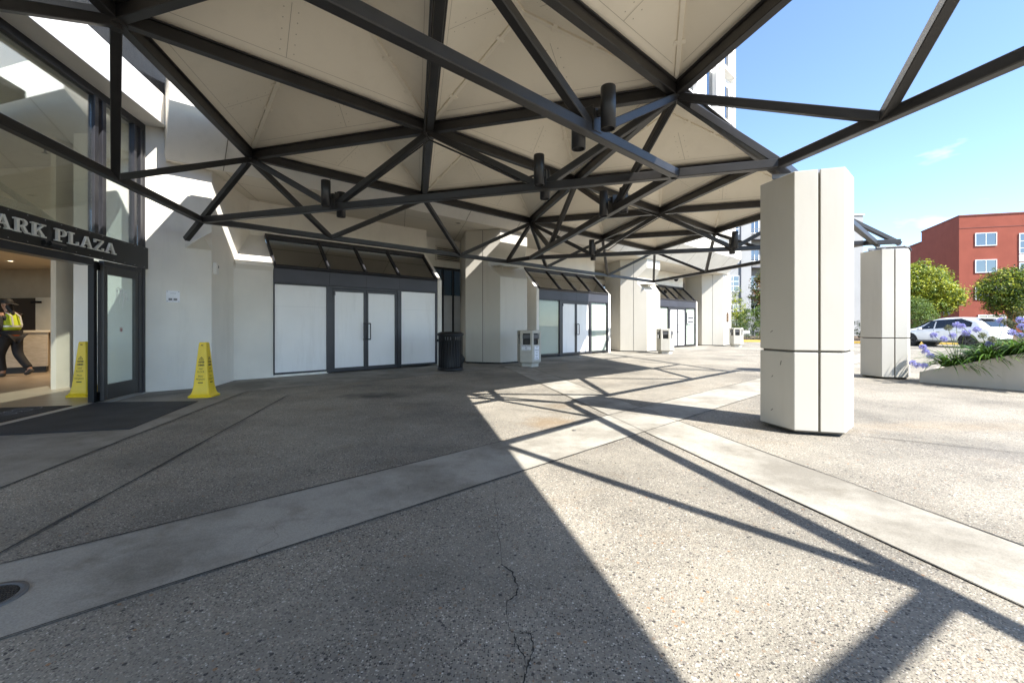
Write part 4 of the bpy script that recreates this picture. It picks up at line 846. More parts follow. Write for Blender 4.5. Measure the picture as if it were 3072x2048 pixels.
# ------------------------------------------------------------------ person in the lobby
def skin(name, pts, eds, m_, parent, sub=2, root=0, off=0.0):
    me = bpy.data.meshes.new(name); me.from_pydata([p[:3] for p in pts], eds, []); o = bpy.data.objects.new(name, me); C.objects.link(o)
    sk = o.modifiers.new('skin', 'SKIN'); sk.use_smooth_shade = True
    for v, p in zip(me.skin_vertices[0].data, pts): v.radius = (p[3] + off, (p[4] if len(p) > 4 else p[3]) + off); v.use_root = False
    me.skin_vertices[0].data[root].use_root = True
    s_ = o.modifiers.new('sub', 'SUBSURF'); s_.levels = sub; s_.render_levels = sub; me.materials.append(m_); o.parent = parent
    ev = o.evaluated_get(bpy.context.evaluated_depsgraph_get()); m2 = bpy.data.meshes.new_from_object(ev); o.modifiers.clear(); o.data = m2
    for p in m2.polygons: p.use_smooth = True
    return o
pr = thing('person', 'person in dark cap, yellow safety vest and black trousers walking through the lobby', 'person', (-11.70, 10.02, .01), R(180))
SKINM = mat('skin', (0.42, 0.24, 0.16), 0.5); PANT = mat('black_cloth', (0.014, 0.013, 0.015), 0.8); SHIRT = mat('dark_sleeve', (0.03, 0.032, 0.035), 0.8); VEST = mat('hi_vis', (0.50, 0.62, 0.03), 0.6, 0, .08, 8); REFL = mat('reflective_tape', (0.62, 0.64, 0.62), 0.3, 0.2)
# local +X is the walking direction (to the left in the picture), the whole body is one surface
B_ = [(0, 0, .98, .15, .13), (.02, 0, 1.12, .15, .125), (.045, 0, 1.28, .165, .125), (.06, 0, 1.42, .15, .10), (.075, 0, 1.50, .055), (.09, 0, 1.56, .052), (.11, 0, 1.64, .088, .075), (.105, 0, 1.71, .088, .078), (.10, 0, 1.765, .05),
      (.0, .095, .90, .098), (.15, .095, .52, .072), (.12, .095, .30, .062), (.06, .095, .09, .045), (.22, .095, .045, .042),
      (-.02, -.095, .90, .098), (-.05, -.095, .52, .072), (-.22, -.095, .30, .060), (-.36, -.095, .15, .046), (-.24, -.095, .06, .042),
      (.06, .19, 1.42, .065), (-.01, .235, 1.15, .048), (.10, .22, .93, .038), (.16, .215, .86, .040),
      (.06, -.19, 1.42, .065), (.10, -.235, 1.16, .048), (.29, -.21, 1.02, .038), (.36, -.20, 1.00, .040)]
ED = [(0, 1), (1, 2), (2, 3), (3, 4), (4, 5), (5, 6), (6, 7), (7, 8), (0, 9), (9, 10), (10, 11), (11, 12), (12, 13), (0, 14), (14, 15), (15, 16), (16, 17), (17, 18), (3, 19), (19, 20), (20, 21), (21, 22), (3, 23), (23, 24), (24, 25), (25, 26)]
bd = skin('body', B_, ED, SKINM, pr)
for (nx, ny, nz, sg) in ((.17, .215, .83, 1), (.39, -.195, .99, 1)):   # fingers and thumbs
    for k in range(4): skin('finger', [(nx - .02, ny - .02 + .013*k, nz + .02, .010), (nx + .012, ny - .02 + .013*k, nz - .012 - .004*(k in (1, 2)), .0085), (nx + .006, ny - .02 + .013*k, nz - .045 - .006*(k in (1, 2)), .007)], [(0, 1), (1, 2)], SKINM, bd, 1)
    skin('thumb', [(nx - .01, ny - .02, nz + .03, .011), (nx + .03, ny - .035, nz + .012, .009), (nx + .04, ny - .03, nz - .015, .008)], [(0, 1), (1, 2)], SKINM, bd, 1)
skin('trousers', [B_[0]] + B_[9:12] + [(.07, .095, .12, .052)] + B_[14:17] + [(-.34, -.095, .18, .052)], [(0, 1), (1, 2), (2, 3), (3, 4), (0, 5), (5, 6), (6, 7), (7, 8)], PANT, pr, 2, 0, .022)
skin('shirt', [B_[1], B_[2], B_[3], B_[19], B_[20], (.09, .222, .96, .040), B_[23], B_[24], (.26, -.213, 1.04, .040)], [(0, 1), (1, 2), (2, 3), (3, 4), (4, 5), (2, 6), (6, 7), (7, 8)], SHIRT, pr, 2, 0, .014)
vs = skin('safety_vest', [(.0, 0, 1.03, .205, .172), (.02, 0, 1.16, .198, .166), (.045, 0, 1.30, .19, .15), (.06, 0, 1.43, .165, .125), (.07, 0, 1.475, .10, .09)], [(0, 1), (1, 2), (2, 3), (3, 4)], VEST, pr, 2, 0, .006)
def band(name, z0, z1, rx, ry, m_, cx=.03, n_=28):
    m = MB(); m.add([Vector((cx + ry*math.cos(2*math.pi*k/n_), rx*math.sin(2*math.pi*k/n_), z)) for z in (z0, z1) for k in range(n_)], [[k, (k+1) % n_, n_+(k+1) % n_, n_+k] for k in range(n_)], 0, True); return m.build(name, m_, vs if 'tape' in name else pr)
band('reflective_tape', 1.15, 1.19, .214, .186, REFL); band('shirt_hem', .97, 1.07, .206, .176, PANT, .0); band('orange_hem', .945, .975, .203, .173, mat('hem_orange', (0.62, 0.12, 0.03), 0.6), .01)
m = MB()
for sg in (-1, 1):
    m.beam((-.160, .09*sg, 1.19), (-.118, .085*sg, 1.40), .034, .010, Vector((-1, 0, .1))); m.beam((-.118, .085*sg, 1.40), (.02, .09*sg, 1.50), .034, .010, Vector((-.5, 0, 1)))
m.build('reflective_tape', REFL, vs)
for nm, q in (('shoe', [(.03, .095, .055, .055), (.14, .095, .048, .052), (.25, .095, .035, .042)]), ('shoe', [(-.40, -.095, .155, .052), (-.31, -.095, .085, .052), (-.22, -.095, .045, .042)])): skin(nm, q, [(0, 1), (1, 2)], mat('shoe_leather', (0.05, 0.045, 0.04), 0.6), pr, 2, 0)
m = MB(); m.lathe([(.106, 0), (.106, .045), (.095, .085), (.06, .115), (0, .122)], (.095, 0, 1.70), 20); m.prism([(-.0, -.085, 1.70), (-.0, .085, 1.70), (-.13, .05, 1.665), (-.15, 0, 1.66), (-.13, -.05, 1.665)], UZ*.012); m.build('cap', mat('cap_black', (0.012, 0.012, 0.013), 0.7), pr)
skin('hair', [(.055, 0, 1.68, .085, .078), (.03, 0, 1.60, .062, .06), (-.03, 0, 1.50, .045, .05), (-.05, 0, 1.42, .03)], [(0, 1), (1, 2), (2, 3)], mat('hair_dark', (0.012, 0.009, 0.008), 0.6), bd, 2)
m = MB(); m.prism([(.19, -.012, 1.665), (.215, -.010, 1.635), (.215, .010, 1.635), (.19, .012, 1.665)], Vector((-.02, 0, -.005))); m.build('nose', SKINM, bd, .004)
m = MB()
for sg in (-1, 1): m.lathe([(0, -.006), (.008, 0), (0, .006)], (.188, .03*sg, 1.675), 8)
m.build('eye', mat('eye_dark', (0.03, 0.02, 0.02), 0.3), bd)
m = MB(); m.cbox((.186, 0, 1.605), (.008, 0, 0), (0, .045, 0), (0, 0, .010)); m.build('mouth', mat('lip', (0.3, 0.12, 0.1), 0.5), bd)
for sg in (-1, 1): m = MB(); m.lathe([(0, -.03), (.016, -.012), (.018, .012), (0, .03)], (.10, .086*sg, 1.655), 8); m.build('ear', SKINM, bd)

# ------------------------------------------------------------------ planter with agapanthus
TIP, FD = Vector((8.56, 9.02, 0)), Vector((.53, -.85, 0)).normalized(); IN = Vector((-FD.y, FD.x, 0))
def ptop(t): return .225 + max(0, t)*.335
pl_ = thing('planter', 'sloping tan concrete planter wall rising to the right beside the far pillar', 'planter', TIP)
m = MB(); L_ = 4.6
m.prism([Vector((0, 0, 0)), FD*L_, FD*L_ + UZ*ptop(L_), UZ*ptop(0)], IN*.20); m.build('wall', mat('planter_render', (0.50, 0.45, 0.375), 0.85, 0, 0.06, 2, 0.25, 120, 0.2, dirt=0.2), pl_, .012, 2)
m = MB(); m.prism([IN*.2, IN*.2 + UZ*(ptop(0)), IN*3.4 + UZ*.35, IN*3.4], FD*.16); m.build('end_wall', mat('planter_render', (0.5, 0.45, 0.375)), pl_, .008)
m = MB(); m.quad([IN*.2 + FD*.1 + UZ*(ptop(0)-.05), FD*L_ + IN*.2 + UZ*(ptop(L_)-.05), FD*L_ + IN*3.4 + UZ*(ptop(L_)-.1), FD*.1 + IN*3.4 + UZ*.3]); m.build('soil', mat('soil', (0.05, 0.035, 0.022), 0.95, 0, .4, 20), pl_)
LEAF = leaf_mat('strap_leaf', (0.10, 0.19, 0.028), .45); STALK = mat('stalk_green', (0.13, 0.17, 0.05), 0.6); PETAL = leaf_mat('petal_lilac', (0.40, 0.39, 0.72), .25); SEED = leaf_mat('seed_head', (0.20, 0.21, 0.13), .3)
rnd = random.Random(11)
HEADS = [(8.78, 8.93, 0.99), (9.25, 8.93, 1.21), (8.72, 8.32, 1.18), (8.77, 8.63, 1.15), (8.94, 8.89, 0.92), (9.1, 8.86, 0.99), (9.0, 8.53, 1.05), (9.11, 8.41, 1.12), (8.49, 8.81, 0.66), (8.44, 8.81, 0.75), (8.58, 8.8, 0.57), (8.09, 8.66, 0.44), (8.27, 8.75, 0.39), (8.4, 8.74, 0.38), (9.14, 8.55, 0.52), (9.23, 8.3, 0.84), (9.43, 8.28, 1.29), (9.36, 8.14, 1.27), (9.43, 8.11, 1.23), (9.52, 8.04, 1.3), (9.45, 7.96, 1.18), (9.26, 7.96, 1.07), (9.58, 8.11, 1.01), (9.02, 8.06, 0.95), (8.94, 8.43, 1.06), (9.44, 8.61, 0.99)]
clumps = []
names = ['agapanthus clump at the low tip of the planter, flower stems leaning out to the left', 'agapanthus clump second from the low tip, lilac flowers in front of the car', 'agapanthus clump draping over the planter wall below the car', 'agapanthus clump in the middle of the planter with one low flower', 'agapanthus clump at the right edge of the photo near the wall top', 'agapanthus clump behind the others at the right, high lilac flowers against the dark shrub', 'agapanthus clump half hidden behind the front ones, beside the car tail']
spots = [(.50, .34), (.85, .75), (1.0, .32), (1.45, .36), (1.95, .34), (1.75, .95), (1.30, .90)]
for (t_, off), lab in zip(spots, names):
    P = TIP + FD*t_ + IN*off + UZ*(ptop(t_) - .05)
    t = thing('agapanthus', lab, 'plant', P, 0, 'agapanthus clumps in the planter'); clumps.append((t, P)); m = MB()
    for k in range(260):
        a = rnd.uniform(0, 2*math.pi); d = Vector((math.cos(a), math.sin(a), 0)); L_ = rnd.uniform(.40, .84); s_ = Vector((-d.y, d.x, 0)); w_ = rnd.uniform(.010, .017); lift = rnd.uniform(.5, 1.35); o_ = d*rnd.uniform(0, .2) + s_*rnd.uniform(-.16, .16); prev = None; n_ = 5
        for h in range(n_+1):
            q = h/n_; r_ = L_*q*math.cos(lift*(1-q*.6)); zz = L_*(math.sin(lift)*q*1.15 - q*q*.75)
            c_ = o_ + d*r_ + UZ*zz; ww = w_*(1 - q**3)
            cur = (c_ - s_*ww, c_ + s_*ww)
            if prev: m.quad([prev[0], prev[1], cur[1], cur[0]])
            prev = cur
    m.build('leaves', LEAF, t)
for hx, hy, hz_ in HEADS:
    Hd = Vector((hx, hy, hz_)); t, P = min(clumps, key=lambda c_: (Vector((c_[1].x, c_[1].y, 0)) - Vector((hx + .12*(hx < 9), hy, 0))).length)
    m = MB(); m0 = P.lerp(Hd, .55) + UZ*.06; m.path([P - P, m0 - P, Hd - P], .005, 6); stem = m.build('flower_stalk', STALK, t)
    m = MB(); dead = hx < 8.9 and rnd.random() < .45 or rnd.random() < .1
    for k in range(46):
        d = Vector((rnd.gauss(0, 1), rnd.gauss(0, 1), rnd.gauss(.25, .8))).normalized(); c0 = Hd - P; r1 = rnd.uniform(.036, .066); s_ = d.cross(UZ).normalized(); u_ = s_.cross(d)
        m.beam(c0, c0 + d*r1*.75, .0022, .0022)
        for q in range(4):
            aa = q*math.pi/2 + rnd.random(); e = (s_*math.cos(aa) + u_*math.sin(aa)); f_ = d.cross(e); b0 = c0 + d*r1*.7
            m.quad([b0, b0 + d*.016 + e*.012 + f_*.006, b0 + d*.026 + e*.024, b0 + d*.016 + e*.012 - f_*.006])
    m.build('flower_head', SEED if dead else PETAL, stem)

# ------------------------------------------------------------------ street beyond: kerb, bed, hedge, trees, car, buildings
KP = [Vector(p) for p in ((12.5, 31.6, 0), (18.5, 30.9, 0), (23.0, 28.4, 0), (28, 26.6, 0), (46, 21.5, 0))]
m = MB()
for a, b_ in zip(KP, KP[1:]): m.beam(a + UZ*.07, b_ + UZ*.07, .16, .14)
tag(m.build('kerb', mat('kerb_yellow', (0.62, 0.40, 0.07), 0.7, 0, .12, 3), None, .015), kind='structure')
m = MB(); m.prism([Vector((p.x + .1, p.y + .1, .02)) for p in KP] + [Vector((60, 45, .02)), Vector((12, 45, .02))], UZ*.09); tag(m.build('planting_bed', mat('bark', (0.11, 0.075, 0.045), 0.95, 0, .4, 8)), kind='structure')
def foliage(name, blobs, n, size, mats, parent, seed, clump=16, flat_=.6):
    r = random.Random(seed); m = MB(); tot = sum(b_[3]*b_[4]*b_[5] for b_ in blobs)
    for b_ in blobs:
        cx, cy, cz, rx, ry, rz = b_
        for k in range(max(4, int(n/clump*(rx*ry*rz)/tot))):
            d = Vector((r.gauss(0, 1), r.gauss(0, 1), r.gauss(.15, 1))).normalized(); rad = r.uniform(.55, 1.02)**.6
            c_ = Vector((cx + d.x*rx*rad, cy + d.y*ry*rad, cz + d.z*rz*rad)); cs_ = size*r.uniform(2.0, 4.0); mi = r.choices(range(len(mats)), [1]*len(mats))[0]
            for q in range(clump):
                p = c_ + Vector((r.gauss(0, 1), r.gauss(0, 1), r.gauss(0, .7)))*cs_*.5
                nn = (d*.6 + Vector((r.gauss(0, .6), r.gauss(0, .6), r.gauss(flat_, .6)))).normalized(); x_ = nn.cross(Vector((r.gauss(0, 1), r.gauss(0, 1), r.gauss(0, 1)))).normalized(); y_ = nn.cross(x_); s_ = size*r.uniform(.6, 1.25)
                m.quad([p - x_*s_*.9, p - y_*s_*.42 + nn*s_*.12, p + x_*s_*.9, p + y_*s_*.42 + nn*s_*.12], mi if r.random() < .8 else r.randrange(len(mats)))
    return m.build(name, mats, parent)
G1, G2, G3, G4 = leaf_mat('leaf_bright', (0.40, 0.42, 0.045)), leaf_mat('leaf_mid', (0.13, 0.19, 0.03)), leaf_mat('leaf_dark', (0.040, 0.075, 0.018)), leaf_mat('leaf_rust', (0.26, 0.10, 0.035))
G5, G6 = leaf_mat('leaf_pale', (0.14, 0.21, 0.06)), leaf_mat('leaf_olive', (0.15, 0.14, 0.04)); BARK = mat('tree_bark', (0.10, 0.075, 0.055), 0.9, 0, .3, 12)
def tree(name, label, cat, base, h0, blobs, n, size, mats, seed, group=None, trunk=.12):
    t = thing(name, label, cat, base, 0, group); r = random.Random(seed)
    m = MB(); top = Vector((0, 0, h0)); m.tube((0, 0, 0), top, trunk, trunk*.7, 10)
    for b_ in blobs:
        e = Vector(b_[:3]); mid = top.lerp(e, .5) + Vector((r.uniform(-.15, .15), r.uniform(-.15, .15), .1)); m.tube(top - UZ*.1, mid, trunk*.5, trunk*.32, 7); m.tube(mid, e, trunk*.32, trunk*.12, 6)
    m.build('trunk', BARK, t); foliage('crown', blobs, n, size, mats, t, seed); return t
tree('broadleaf_tree', 'bushy yellow-green tree in front of the red building, behind the far pillar', 'tree', (29.8, 31.2, .1), 1.5, [(0, 0, 4.1, 1.7, 1.6, 1.3), (-1.4, 0, 3.8, 1.3, 1.2, 1.3), (1.2, -.2, 3.3, 1.3, 1.2, .9), (1.9, -.2, 2.9, .8, .9, .6), (.5, .1, 2.5, 1.7, 1.3, .8), (-.6, 0, 4.9, 1.0, 1.0, .7), (2.35, -.2, 3.5, .4, .4, .28), (-1.7, 0, 5.1, .5, .5, .4), (1.1, 0, 4.95, .6, .6, .42), (.2, 0, 5.5, .5, .5, .3)], 26000, .095, [G1, G1, G1, G2, G2], 3, trunk=.16)
tree('shrub', 'pale green leafy shrub at the foot of the bushy tree, left of the car bonnet', 'shrub', (28.2, 29.6, .1), .5, [(0, 0, 1.6, 1.0, .9, 1.0), (-.4, 0, 2.3, .8, .8, .8), (.4, 0, 1.0, .9, .8, .8)], 7000, .06, [G5, G5, G2], 4, trunk=.06)
tree('broadleaf_tree', 'rounded green tree in front of the red building at the right edge of the photo', 'tree', (36.0, 31.0, .1), 1.8, [(0, 0, 4.0, 1.8, 1.5, 1.1), (-1.1, 0, 3.4, 1.2, 1.1, .8), (1.4, 0, 4.0, 1.6, 1.4, 1.2), (.4, 0, 3.0, 1.9, 1.3, .9), (.2, 0, 2.4, 1.7, 1.3, .7), (-2.0, 0, 3.8, .5, .5, .4), (1.0, 0, 5.1, .7, .6, .45), (-.5, 0, 4.95, .6, .6, .4)], 22000, .09, [G1, G2, G2, G3], 5, trunk=.16)
tree('shrub', 'olive-brown shrub behind the car tail, under the right-hand tree', 'shrub', (35.0, 28.6, .1), .5, [(0, 0, 1.7, 1.4, 1.0, 1.0), (1.3, 0, 1.9, 1.3, 1.0, 1.0), (-.9, 0, 1.4, .9, .8, .7), (.6, 0, .8, 1.9, 1.0, .8)], 9000, .06, [G6, G2, G6, G3], 6, trunk=.06)
tree('broadleaf_tree', 'small tree with rusty new leaves showing past the left side of the near pillar', 'tree', (22.0, 37.5, .1), 2.4, [(0, 0, 4.3, 1.0, .9, 1.3), (-.5, 0, 3.4, .8, .8, .7), (.6, 0, 3.8, .9, .9, 1.2), (0, 0, 5.2, .7, .7, .6)], 5000, .10, [G4, G2, G6, G3], 7, trunk=.10)
tree('conifer', 'narrow yellow-green conical shrub just right of the last wall pier', 'shrub', (19.0, 36.2, .1), .6, [(0, 0, 1.3, .9, .9, 1.0), (0, 0, 2.5, .7, .7, .9), (0, 0, 3.6, .4, .4, .8)], 5000, .06, [G1, G2, G1], 8, trunk=.06)
tree('shrub', 'loose green shrub between the clipped hedge and the grey building', 'shrub', (20.9, 34.6, .1), .6, [(0, 0, 1.9, 1.4, 1.0, 1.0), (-1.6, 0, 1.6, 1.1, .9, .9), (1.6, 0, 1.8, 1.2, .9, .9)], 8000, .07, [G2, G5, G2, G3], 9, trunk=.05)
tree('shrub', 'small round reddish shrub at the kerb left of the near pillar', 'shrub', (18.75, 31.9, .1), .2, [(0, 0, .42, .38, .35, .38)], 1200, .035, [G4, G6, G2], 10, trunk=.03)
hd = thing('hedge', 'long clipped dark green hedge running behind the yellow kerb', 'hedge', (16, 33, .1))
foliage('leaves', [(x, .12*math.sin(x*2), .75 + .06*math.sin(x*1.7), .8, .55, .82) for x in [k*.8 for k in range(-2, 17)]], 15000, .05, [G3, G2, G3], hd, 12, 14)
t = thing('yard_sign', 'small white notice on a thin post before the hedge', 'sign', (17.15, 31.4, .1)); m = MB(); m.tube((0, 0, 0), (0, 0, .72), .012, .012, 8); m.build('post', STEEL, t); m = MB(); m.cbox((0, -.02, .62), (.42, 0, 0), (0, .015, 0), (0, 0, .20)); bdp = m.build('board', SIGNW, t)
m = MB(); m.cbox((0, -.029, .64), (.28, 0, 0), (0, .002, 0), (0, 0, .022)); m.cbox((0, -.029, .59), (.22, 0, 0), (0, .002, 0), (0, 0, .016)); m.build('print', BLK, bdp)

# car: local +X is forward
def lerp_tab(tab, x):
    for a, b_ in zip(tab, tab[1:]):
        if a[0] <= x <= b_[0]:
            k = (x-a[0])/(b_[0]-a[0]); return [p + (q-p)*k for p, q in zip(a, b_)]
    return list(tab[0] if x < tab[0][0] else tab[-1])
CT = [(-2.27, .52, .70, .82, .60, .88), (-2.22, .40, .84, .96, .74, 1.03), (-2.08, .32, .90, 1.03, .74, 1.13), (-1.80, .28, .92, 1.05, .70, 1.42), (-1.5, .25, .925, 1.04, .67, 1.575), (-.9, .24, .93, 1.01, .66, 1.65), (-.2, .24, .93, .99, .65, 1.65), (.35, .24, .93, .97, .63, 1.56), (.85, .24, .93, .955, .64, 1.27), (1.18, .24, .93, .95, .72, 1.06), (1.7, .26, .915, .91, .70, .985), (2.08, .32, .85, .80, .60, .86), (2.25, .44, .68, .66, .48, .70)]
car = thing('parked_car', 'white crossover car parked at the yellow kerb, seen from its left rear', 'car', (24.72, 24.25, 0), math.atan2(-UC.y, -UC.x))
WHT = mat('car_white', (0.78, 0.79, 0.80), 0.25, 0, .01, 2, 0, 60, 0.5, coat=0.6); CG = mat('car_glass', (0.012, 0.014, 0.017), 0.05, 0, .1, 2, spec=0.8); TYR = mat('tyre_rubber', (0.02, 0.02, 0.021), 0.8); RIM = mat('rim_dark', (0.06, 0.06, 0.065), 0.35, 0.6); RED = mat('tail_red', (0.30, 0.012, 0.014), 0.2)
m = MB(); rings = []
for x, zb, w, bl, wt, zt in CT:
    half = [(0, zb), (w*.82, zb), (w*.985, zb + .10), (w, (zb + bl)/2 + .02), (w*.985, bl - .06), (w*.945, bl), (wt + (w*.945 - wt)*.08, zt - .06), (wt*.86, zt), (0, zt + .015)]
    rings.append([Vector((x, y, z)) for y, z in half] + [Vector((x, -y, z)) for y, z in half[-2:0:-1]])
n = len(rings[0])
for A, B in zip(rings, rings[1:]): m.add(A + B, [[k, n+k, n+(k+1) % n, (k+1) % n] for k in range(n)], 0, True)
m.quad(rings[0]); m.quad(rings[-1][::-1]); o = m.build('body', WHT, car)
me = o.data; bmm = bmesh.new(); bmm.from_mesh(me); bmesh.ops.remove_doubles(bmm, verts=bmm.verts, dist=1e-5); bmesh.ops.recalc_face_normals(bmm, faces=bmm.faces); bmm.to_mesh(me); bmm.free()
for p in me.polygons: p.use_smooth = True
sb_ = o.modifiers.new('sub', 'SUBSURF'); sb_.levels = 2; sb_.render_levels = 2
def side(x, k, sg, out=.012):                            # point on the glasshouse side, k from belt to roof
    _, zb, w, bl, wt, zt = lerp_tab(CT, x); y0, z0, y1, z1 = w*.945, bl, wt + (w*.945-wt)*.08, zt - .06
    return Vector((x, sg*(y0 + (y1-y0)*k + out), z0 + (z1-z0)*k + .003))
for sg in (-1, 1):
    for pts in ([(.98, .10), (.22, .10), (.22, .92), (.42, .93), (.70, .62)], [(.14, .10), (-.72, .10), (-.72, .92), (.14, .93)], [(-.80, .10), (-1.38, .28), (-1.40, .55), (-.95, .92), (-.80, .92)]):
        m = MB(); m.quad([side(x, k, sg) for x, k in pts]); m.build('side_window', CG, car)
    m = MB(); m.quad([side(x, k, sg, .008) for x, k in ((1.06, .04), (-1.46, .18), (-1.46, .66), (-.95, .98), (.42, .985), (.72, .68))]); m.build('window_trim', BLKPL, car)
    m = MB(); m.prism([(-2.20, .70*sg, .94), (-2.20, .80*sg, .90), (-1.72, .905*sg, .93), (-1.72, .90*sg, 1.0), (-2.18, .68*sg, 1.02)], (0, .03*sg, 0)); m.build('tail_light', RED, car, .01)
    m = MB(); m.prism([(2.10, .62*sg, .74), (1.72, .88*sg, .80), (1.76, .86*sg, .88), (2.08, .60*sg, .80)], (.02, .02*sg, 0)); m.build('headlight', mat('lamp_clear', (0.6, 0.62, 0.65), 0.1), car)
    m = MB(); m.cbox((.80, 1.0*sg, 1.02), (.12, 0, 0), (0, .20, 0), (0, 0, .13)); m.build('mirror', WHT, car, .03, 2)
    m = MB()
    for x in (.20, -.80): m.beam((x, .937*sg, .36), (x - .02, .905*sg, .96), .007, .012, Vector((1, 0, 0)))
    for x in (-.02, -.98): m.cbox((x, .935*sg, .83), (.16, 0, 0), (0, .02, 0), (0, 0, .022))
    m.beam((-1.02, .930*sg, .33), (1.02, .930*sg, .33), .02, .07); m.build('door_seam', mat('seam_grey', (0.12, 0.12, 0.12), 0.5), car)
    for x in (-1.33, 1.38):
        m = MB(); m.tube((x, .60*sg, .37), (x, .928*sg, .37), .41, .41, 28); m.build('wheel_arch', BLKPL, car)
        m = MB(); m.lathe([(.24, -.11), (.32, -.112), (.35, -.07), (.35, .07), (.32, .112), (.24, .11)], n=30); m.v = [(x + a, .845*sg + c_, .35 + b_) for a, b_, c_ in m.v]; ty = m.build('tyre', TYR, car)
        m = MB(); m.tube((x, .88*sg, .35), (x, .90*sg, .35), .245, .245, 26)
        for q in range(5): a = 2*math.pi*q/5; m.beam((x, .945*sg, .35), (x + .235*math.cos(a), .94*sg, .35 + .235*math.sin(a)), .05, .03, Vector((0, 1, 0)))
        m.lathe([(.245, -.06), (.25, .0), (.235, .0), (.235, -.06)], n=26) if False else None
        m.build('rim', RIM, ty)
m = MB(); m.quad([(-2.09, .56, 1.125), (-2.09, -.56, 1.125), (-1.60, -.52, 1.535), (-1.60, .52, 1.535)]); m.v = [(a - .035, b_, c_ + .02) for a, b_, c_ in m.v]; m.build('rear_window', CG, car)
m = MB(); m.prism([(-1.50, .58, 1.60), (-1.50, -.58, 1.60), (-1.80, -.54, 1.555), (-1.80, .54, 1.555)], (0, 0, .03)); m.build('spoiler', WHT, car, .01)
m = MB(); m.prism([(-2.255, .45, .50), (-2.255, -.45, .50), (-2.20, -.72, .36), (-2.20, .72, .36)], (-.03, 0, .0)); m.build('bumper_insert', BLKPL, car)
m = MB(); m.cbox((-2.285, 0, .80), (.02, 0, 0), (0, .34, 0), (0, 0, .16)); m.build('number_plate', SIGNW, car)
m = MB(); m.quad([(.52, .54, 1.475), (.52, -.54, 1.475), (1.14, -.64, 1.085), (1.14, .64, 1.085)]); m.v = [(a + .03, b_, c_ + .03) for a, b_, c_ in m.v]; m.build('windscreen', CG, car)

# red apartment building
RB = mat('red_render', (0.29, 0.080, 0.052), 0.85, 0, 0.07, 1.2, 0.2, 40, 0.2, dirt=.08); WF = mat('window_white', (0.75, 0.76, 0.76), 0.5)
rb = thing('red_building', 'four-storey terracotta red apartment building behind the trees at the right', 'building', (44.8, 43, 0))
fd, ld2 = Vector((math.cos(R(-15)), math.sin(R(-15)), 0)), Vector((math.cos(R(66.3)), math.sin(R(66.3)), 0)); fn = Vector((fd.y, -fd.x, 0)); fn = fn if fn.y < 0 else -fn; ln_ = Vector((-ld2.y, ld2.x, 0)); 
m = MB(); m.prism([Vector((0, 0, 0)), fd*24, fd*24 + ld2*8, ld2*8.0], UZ*12.1); m.build('wall', RB, rb); m = MB(); m.prism([ld2*8.001 + fd*.05, fd*24 + ld2*8.001, fd*24 + ld2*34, ld2*34 + fd*.05], UZ*10.9); m.build('wall', RB, rb)
m = MB(); m.prism([fn*.06 + UZ*12.101 - fd*.06, fd*24 + fn*.06 + UZ*12.101, fd*24 + ld2*8 + UZ*12.101, ld2*8.05 - fd*.06 + UZ*12.101], UZ*.12); m.prism([ld2*8.06 - fd*.05 + UZ*10.901, fd*24 + ld2*8.1 + UZ*10.901, fd*24 + ld2*34 + UZ*10.901, ld2*34 - fd*.05 + UZ*10.901], UZ*.12); m.cbox(fd*12 + fn*.012 + UZ*10.9, fd*24, fn*.025, UZ*.05); m.build('parapet', mat('red_coping', (0.19, 0.06, 0.045), 0.7), rb)
def win(parent, o_, x, nrm, w, h, bars=(.5,), hbars=()):
    m = MB(); f_ = .07
    for a, b_, c_, d in ((-w/2, -h/2, w, f_), (-w/2, h/2 - f_, w, f_), (-w/2, -h/2 + f_, f_, h - 2*f_), (w/2 - f_, -h/2 + f_, f_, h - 2*f_)): m.box(o_ + x*a + UZ*b_, x*c_, nrm*.06, UZ*d)
    for k in bars: m.box(o_ + x*(-w/2 + w*k - .03) + UZ*(-h/2 + f_), x*.06, nrm*.055, UZ*(h - 2*f_))
    for k in hbars: m.box(o_ + x*(-w/2 + f_) + UZ*(-h/2 + h*k - .03), x*(w - 2*f_), nrm*.05, UZ*.06)
    fr = m.build('window', WF, parent); m = MB(); m.box(o_ + x*(-w/2 + .03) + UZ*(-h/2 + .03), x*(w-.06), nrm*.02, UZ*(h-.06)); m.build('pane', WINB, fr); return fr
for z in (9.7, 7.05, 4.4): win(rb, fd*2.12 + fn*.01 + UZ*z, fd, fn, 1.72, 1.3)
win(rb, fd*2.6 + fn*.01 + UZ*1.75, fd, fn, 2.2, 1.0, (.33, .66))
for z in (9.15, 6.3, 3.6):
    win(rb, fd*6.3 + fn*.01 + UZ*z, fd, fn, 3.2, 2.0, (.28, .65), (.28, .62))
    m = MB(); m.box(fd*4.7 + fn*.005 + UZ*(z - 1.75), fd*3.2, fn*.06, UZ*.68); m.build('spandrel', WF, rb)
win(rb, ld2*21.0 + ln_*.01 + UZ*8.9, ld2, ln_, 2.6, 1.5)
m = MB(); m.box(ld2*5.6 + ln_*.01 + UZ*1.8, ld2*.7, ln_*.03, UZ*.7); m.box(ld2*1.6 + ln_*.01 + UZ*2.3, ld2*1.4, ln_*.03, UZ*.38); m.build('wall_vent', mat('vent_grey', (0.3, 0.3, 0.3), 0.6), rb)
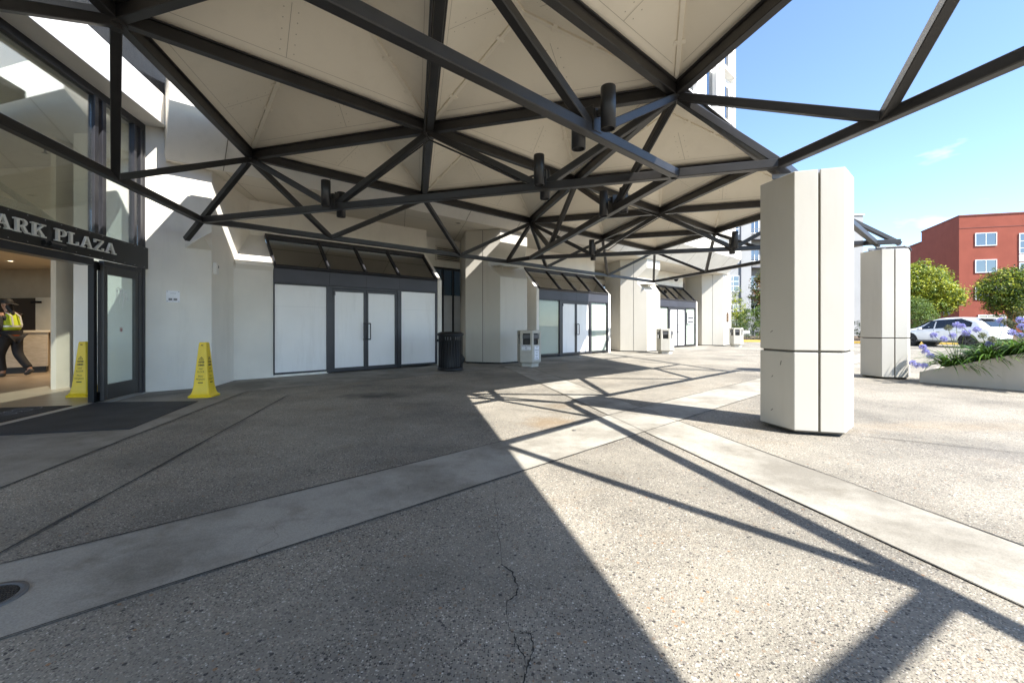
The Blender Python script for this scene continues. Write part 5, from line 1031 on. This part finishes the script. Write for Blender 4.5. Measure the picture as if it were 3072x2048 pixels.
# grey apartment building
GB = mat('grey_render', (0.33, 0.33, 0.325), 0.8, 0, .04, .8, 0, 60, .2, dirt=.1); GD = mat('grey_dark', (0.21, 0.20, 0.185), 0.8)
gb = thing('grey_building', 'grey apartment building in the distance between the pillars', 'building', (20, 47, 0)); X, Yf = Vector((1, 0, 0)), Vector((0, -1, 0))
m = MB(); m.box((-2, 0, 0), X*8.2, Vector((0, 14, 0)), UZ*13.6); m.build('wall', GB, gb); m = MB(); m.box((13.4, .3, 0), X*5.3, Vector((0, 14, 0)), UZ*13.3); m.build('wall', GB, gb)
m = MB(); m.box((6.2, 1.0, 0), X*7.2, Vector((0, 12, 0)), UZ*13.0); m.build('recessed_wall', GD, gb)
m = MB(); m.box((13.3, .2, 12.1), X*5.5, Vector((0, 14, 0)), UZ*.10); m.box((13.3, .2, 13.3), X*5.5, Vector((0, 14, 0)), UZ*.15); m.build('string_course', WF, gb)
m = MB(); m.tube((5.0, -.1, 0), (5.0, -.1, 13.5), .07, .07, 8); m.build('downpipe', mat('pipe_grey', (0.12, 0.12, 0.13), 0.5), gb)
for z in (2.6, 5.75, 8.9, 12.0):
    win(gb, Vector((4.25, 0, z)), X, Yf, 1.25, 1.75, (.45,), (.35, .65))
    win(gb, Vector((7.1, 1, z + .2)), X, Yf, 1.0, 1.5, (.5,)); win(gb, Vector((9.8, 1, z + .2)), X, Yf, 1.0, 1.5, (.5,))
    m = MB(); m.box((6.3, .0, z - 1.35), X*3.2, Vector((0, 1, 0)), UZ*.12); 
    for k in range(9): m.box((6.35 + .38*k, .02, z - 1.23), X*.03, Vector((0, .03, 0)), UZ*.95)
    m.box((6.3, .0, z - .28), X*3.2, Vector((0, .06, 0)), UZ*.06); m.build('balcony', mat('balcony_grey', (0.16, 0.16, 0.17), 0.6), gb)
m = MB()
for k in range(8): m.box((3.4 + .14*k, -3.2, .6 + .17*k), X*2.2, Vector((0, .5, 0)), UZ*.05)
for z in (1.5, 1.75, 2.0): m.box((2.6, -3.3, z + .9), X*4.2, Vector((0, .03, 0)), UZ*.03)
for k in range(5): m.box((2.6 + k*1.05, -3.3, .1), X*.04, Vector((0, .04, 0)), UZ*2.85)
m.build('stair_rail', mat('rail_grey', (0.3, 0.3, 0.32), 0.5), gb)
